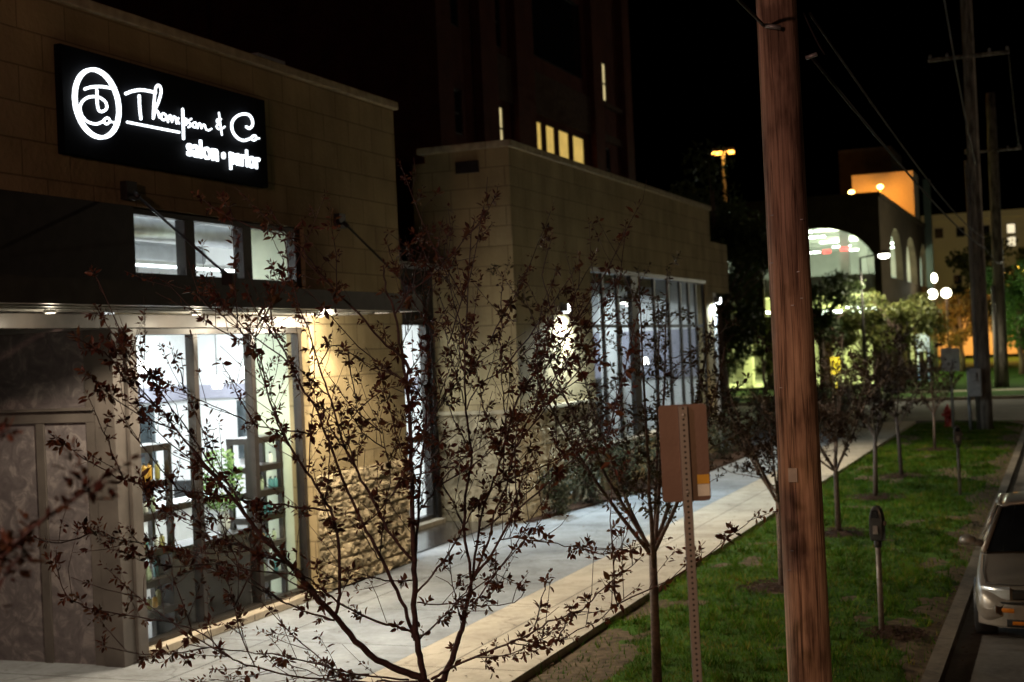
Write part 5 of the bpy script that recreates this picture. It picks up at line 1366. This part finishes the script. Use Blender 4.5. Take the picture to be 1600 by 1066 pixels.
# large background trees: tapered trunk with limbs, crown of many leaf-size faces in clumps
def big_tree(seed, name, label, x, y, h, rad, trunk_h, mat, nleaf=5200, leaf=.20, clumps=26, tr=.22, group='trees beyond the second shop', flat=.8):
    rnd = random.Random(seed)
    t = thing(name, label, 'tree', (x, y, -.1), group)
    wood, lv = MB(), MB(); O = Vector((x, y, 0))
    wood.tube([(x, y, -.3), (x+.1, y, trunk_h*.6), (x, y, trunk_h), (x, y, h*.8)], [tr*1.2, tr, tr*.8, tr*.2], 10)
    cs = []
    for k in range(clumps):
        for _ in range(20):
            v = Vector((rnd.uniform(-1, 1), rnd.uniform(-1, 1), rnd.uniform(-1, 1)))
            if .25 < v.length < 1: break
        c = O + Vector((v.x*rad, v.y*rad, trunk_h + (h-trunk_h)*.5 + v.z*(h-trunk_h)*.5*.92))
        cs.append((c, rad*rnd.uniform(.22, .42)))
        if rnd.random() < .7:
            s = Vector((x, y, trunk_h + (c.z-trunk_h)*.4)); wood.tube([s, s.lerp(c, .5)+Vector((0, 0, .2)), c], [tr*.3, tr*.18, .02], 6)
    vs, fs = lv.v, lv.f
    for i in range(nleaf):
        c, r_ = rnd.choice(cs)
        v = Vector((rnd.gauss(0, 1), rnd.gauss(0, 1), rnd.gauss(0, 1))).normalized()*r_*rnd.random()**.45
        v.z *= flat
        p = c + v; d = Vector((rnd.gauss(0, 1), rnd.gauss(0, 1), rnd.gauss(0, .8))).normalized(); e = d.orthogonal().normalized(); e.rotate(Matrix.Rotation(rnd.uniform(0, 6.28), 3, d))
        L_ = leaf*rnd.uniform(.6, 1.4)
        n0 = len(vs); vs += [tuple(p), tuple(p+e*L_*.5+d*.1*L_+d.cross(e)*L_*.28), tuple(p+e*L_), tuple(p+e*L_*.5-d.cross(e)*L_*.28)]
        fs.append((n0, n0+1, n0+2, n0+3)); lv.s.append(False)
    wood.build('trunk', M['bark'], t); lv.build('crown', mat, t)
    return t
dk = leaf_mat('dark_evergreen_leaves', [(.028, .04, .016), (.05, .07, .026), (.075, .095, .035)], .5, .15)
ol = leaf_mat('olive_leaves', [(.06, .07, .02), (.11, .12, .03), (.17, .16, .05)], .5, .3)
gr = leaf_mat('bright_green_leaves', [(.03, .075, .016), (.05, .12, .022), (.08, .16, .03)], .5, .3)
og = leaf_mat('rust_leaves', [(.12, .07, .02), (.17, .10, .025), (.10, .08, .025)], .5, .3)
big_tree(2, 'evergreen_tree', 'large dark evergreen tree beside the far end of the second shop', -15.2, 66, 13.2, 3.6, 2.4, dk, 8000, .26, 30)
big_tree(3, 'evergreen_tree', 'dark tree crown behind the thick wooden pole, below the mast light', -17.4, 76, 11.0, 3.2, 2.2, dk, 7000, .28, 30)
big_tree(4, 'street_tree', 'dark rounded tree in front of the garage, right beside the thick wooden pole', -13.3, 84, 8.4, 2.3, 2.3, dk, 4400, .24, 22)
big_tree(6, 'street_tree', 'olive leaved tree lit from the garage with a stout dark trunk', -9.3, 86, 6.0, 2.5, 2.2, ol, 4600, .22, 22, .34)
big_tree(7, 'street_tree', 'small olive tree between the street lamp and the garage corner', -11.4, 88, 5.2, 1.9, 1.5, ol, 3000, .22, 18, .18)
big_tree(8, 'street_tree', 'rust coloured tree glowing under the globe lamps', -8.2, 124, 7.6, 2.6, 1.8, og, 3000, .3, 20)
big_tree(9, 'street_tree', 'bright green tree lit from below behind the lawn pole', -3.2, 112, 9.0, 2.9, 1.6, gr, 5200, .3, 26)
big_tree(10, 'street_tree', 'green tree at the far right edge behind the lawn', -.6, 104, 7.6, 2.6, 1.4, gr, 4600, .28, 24)
big_tree(11, 'evergreen_tree', 'dark tree mass behind the corner pole under the pale building', -6.6, 150, 13.0, 5.0, 2.4, dk, 5200, .5, 26)
big_tree(12, 'evergreen_tree', 'dark tree at the right behind the green ones', -1.2, 150, 12.4, 4.6, 2.4, dk, 4600, .5, 26)
big_tree(13, 'street_tree', 'low dark leafy tree in front of the left garage openings', -20.2, 87, 5.6, 2.3, .9, dk, 2600, .24, 18)
big_tree(14, 'street_tree', 'small olive tree before the lit garage arches, left of the thick wooden pole', -17.6, 88, 4.6, 1.6, 1.0, ol, 1600, .22, 14, .14)
# shrubs in the planting bed and hedge by the corner
def shrub(seed, x, y, h, rad, mat, label, name='shrub', n=1500, leaf=.07, group='shrubs in front of the second shop'):
    rnd = random.Random(seed); t = thing(name, label, 'shrub', (x, y, .03), group)
    wood, lv = MB(), MB()
    tips = []
    for k in range(9):
        a = rnd.uniform(0, 6.28); q = rad*rnd.uniform(.3, .95); tip = Vector((x+q*math.cos(a), y+q*math.sin(a), h*rnd.uniform(.6, 1)))
        wood.tube([(x, y, .03), Vector((x, y, .1)).lerp(tip, .5)+Vector((0, 0, .1)), tip], [.014, .009, .004], 5); tips.append(tip)
    vs, fs = lv.v, lv.f
    for i in range(n):
        tip = rnd.choice(tips); f = rnd.random()**.6
        p = Vector((x, y, .05)).lerp(tip, f) + Vector((rnd.gauss(0, 1), rnd.gauss(0, 1), rnd.gauss(0, .8)))*rad*.17
        p.z = max(p.z, .06)
        d = Vector((rnd.gauss(0, 1), rnd.gauss(0, 1), rnd.gauss(0, 1))).normalized(); e = d.orthogonal().normalized()
        L_ = leaf*rnd.uniform(.6, 1.4); c = d.cross(e)
        n0 = len(vs); vs += [tuple(p), tuple(p+e*L_*.5+c*L_*.3), tuple(p+e*L_), tuple(p+e*L_*.5-c*L_*.3)]
        fs.append((n0, n0+1, n0+2, n0+3)); lv.s.append(False)
    wood.build('stems', M['bark'], t); lv.build('foliage', mat, t)
    return t
sh = leaf_mat('boxwood_leaves', [(.035, .04, .022), (.06, .065, .035), (.09, .09, .05)], .4, .2)
lab = ['under the white wall lamp, nearest the corner of the second shop', 'second from the corner of the second shop', 'third from the corner, below the start of the tall windows', 'fourth from the corner, below the first dark window column',
       'fifth from the corner, along the tall windows', 'sixth from the corner, along the tall windows', 'next to last, near the far end of the tall windows', 'last, at the far end of the second shop']
s0 = None; rnd = random.Random(44)
for k, yy in enumerate((27.9, 29.7, 31.7, 33.8, 36.0, 38.4, 40.8, 43.3)):
    xx = -9.95 + (.0 if k == 0 else min(.5, .13*k)); 
    if k < 2:
        s_ = shrub(60+k, xx, yy, 1.35 if k else 1.1, .75 if k else .5, sh, 'dark leafy shrub '+lab[k])
        s0 = s_
    else: dup(s0, (xx, yy, .03), rnd.uniform(0, 6), 'dark leafy shrub '+lab[k])
s1 = None
for k, (xx, yy, lb) in enumerate(((-8.0, 51.5, 'beside the pavement just past the second shop'), (-8.6, 54.5, 'by the crossing, behind the row of crabapples'), (-12.0, 50.0, 'deep in the yard past the second shop'), (-10.4, 53.0, 'between two others in the yard past the second shop'))):
    if s1 is None: s1 = shrub(80, xx, yy, 1.7, 1.2, sh, 'broad dark shrub '+lb, n=2600, leaf=.1, group='shrubs past the second shop')
    else: dup(s1, (xx, yy, .03), rnd.uniform(0, 6), 'broad dark shrub '+lb)

# ------------------------------------------------------------------ light
# street lamp out of frame on the left, lighting pavement, lawn, post, pole
def down(name, loc, e, color, cone, size=.08, target=None, blend=.5):
    o = lamp(name, 'SPOT', loc, e, color, size); o.data.spot_size = R(cone); o.data.spot_blend = blend
    if target: aim(o, target)
    return o
lamp('pavement_lamp', 'POINT', (-5.2, -1.5, 6.6), 860, (1, .55, .43), .12)
lamp('street_sodium', 'POINT', (7.5, -7, 9.5), 50, (1, .50, .26), .15)
down('street_sodium', (-.6, -4, 5.2), 1150, (1, .60, .30), 27, .1, (-.9, 14.5, .1), .7)
lamp('opposite_lamp', 'POINT', (13, 26, 9.5), 60, (1, .55, .09), .15)
for y, e in ((12.2, 8), (14.9, 14), (16.5, 40), (18.2, 130)): lamp('canopy_downlight_lamp', 'POINT', (-9.95, y, 3.95), e, (1, .88, .66), .05)
for y, e in ((12.2, 420), (14.9, 400), (16.5, 380), (18.2, 420)): down('canopy_downlight_lamp', (-9.3, y, 4.05), e, (1, .85, .63), 152, .05, None, .3)
down('verge_fill', (-6.3, 39, 7.5), 2300, (1, .88, .66), 105)  # added fill spots brightening lawn and sidewalk, no lamp post stands here
down('verge_fill', (-6.0, 26, 6.5), 1300, (1, .86, .62), 100)
for x in (-12.9, -15.2): lamp('salon_light', 'AREA', (x, 17.7, 4.97), 430, (.92, .96, 1), (.3, 5.6))
lamp('salon_back_light', 'AREA', (-15.0, 23.6, 4.8), 560, (.92, .96, 1), (3, 3))
lamp('salon_ceiling_fill', 'POINT', (-13.6, 17.5, 5.35), 330, (.92, .96, 1), .2)  # added bare point to brighten the ceiling seen through the clerestory, no fixture
for y in (33.5, 37.5, 41.5): lamp('shop_light', 'AREA', (-13.2, y, 5.0), 240, (.84, .93, 1), (2, 2))
down('wall_lamp_light', (-9.98, 29.5, 4.3), 1500, COOL, 168, .06, (-9.2, 29.5, 0), .9)
down('end_wall_light', (-10.0, 44.0, 4.7), 260, COOL, 165, .06, (-9.6, 43.8, 0), .25)
for x, y, z, e in ((-15, 100, 10.2, 900), (-15, 112, 10.2, 900), (-24, 104, 10.2, 900), (-14, 122, 10.0, 800), (-15, 101, 5.0, 800), (-15, 113, 5.0, 800), (-24, 104, 5.0, 900), (-33, 101, 5.0, 700), (-14, 123, 4.8, 700), (-12.6, 104.5, 9.6, 350), (-12.6, 115, 9.6, 350), (-12.6, 104.5, 4.4, 300), (-12.6, 115, 4.4, 300), (-14, 97, 3.4, 350), (-19, 97, 3.4, 350)):
    lamp('garage_lamp', 'POINT', (x, y, z), e*(.85 if z > 6 else 1.8), (.84, 1, .72) if z > 6 else (.90, 1, .30), .3)
lamp('roof_sodium', 'POINT', (-13.8, 120.4, 15.2), 380, (1, .36, .04), .2); lamp('roof_sodium', 'POINT', (-16.3, 120.2, 15.0), 120, (1, .36, .04), .2)
lamp('roof_sodium', 'POINT', (-12.2, 119.5, 13.4), 160, (1, .36, .04), .2)
lamp('mast_sodium', 'POINT', (-22, 100, 17.4), 900, SODIUM, .3)
down('street_lantern', (-9.55, 83.6, 7.6), 2600, (1, .96, .70), 140, .25)
down('tree_fill_spot', (-5.6, 117.5, 5), 2600, (1, .62, .2), 60, .2, (-8.2, 124, 5))  # added spot aimed at the rust tree, set apart from the globes
down('lawn_sodium', (-9, 185, 14), 40000, SODIUM, 140); down('lawn_sodium', (-4, 150, 10), 9000, SODIUM, 130)
lamp('far_right_lamp', 'POINT', (-1.6, 97, 8), 1700, (1, .95, .7), .3)
lamp('corner_lamp', 'POINT', (5, 58, 9), 500, (1, .80, .55), .2)
lamp('hotel_light', 'POINT', (-8, 180, 12), 1000, (1, .8, .5), .5)
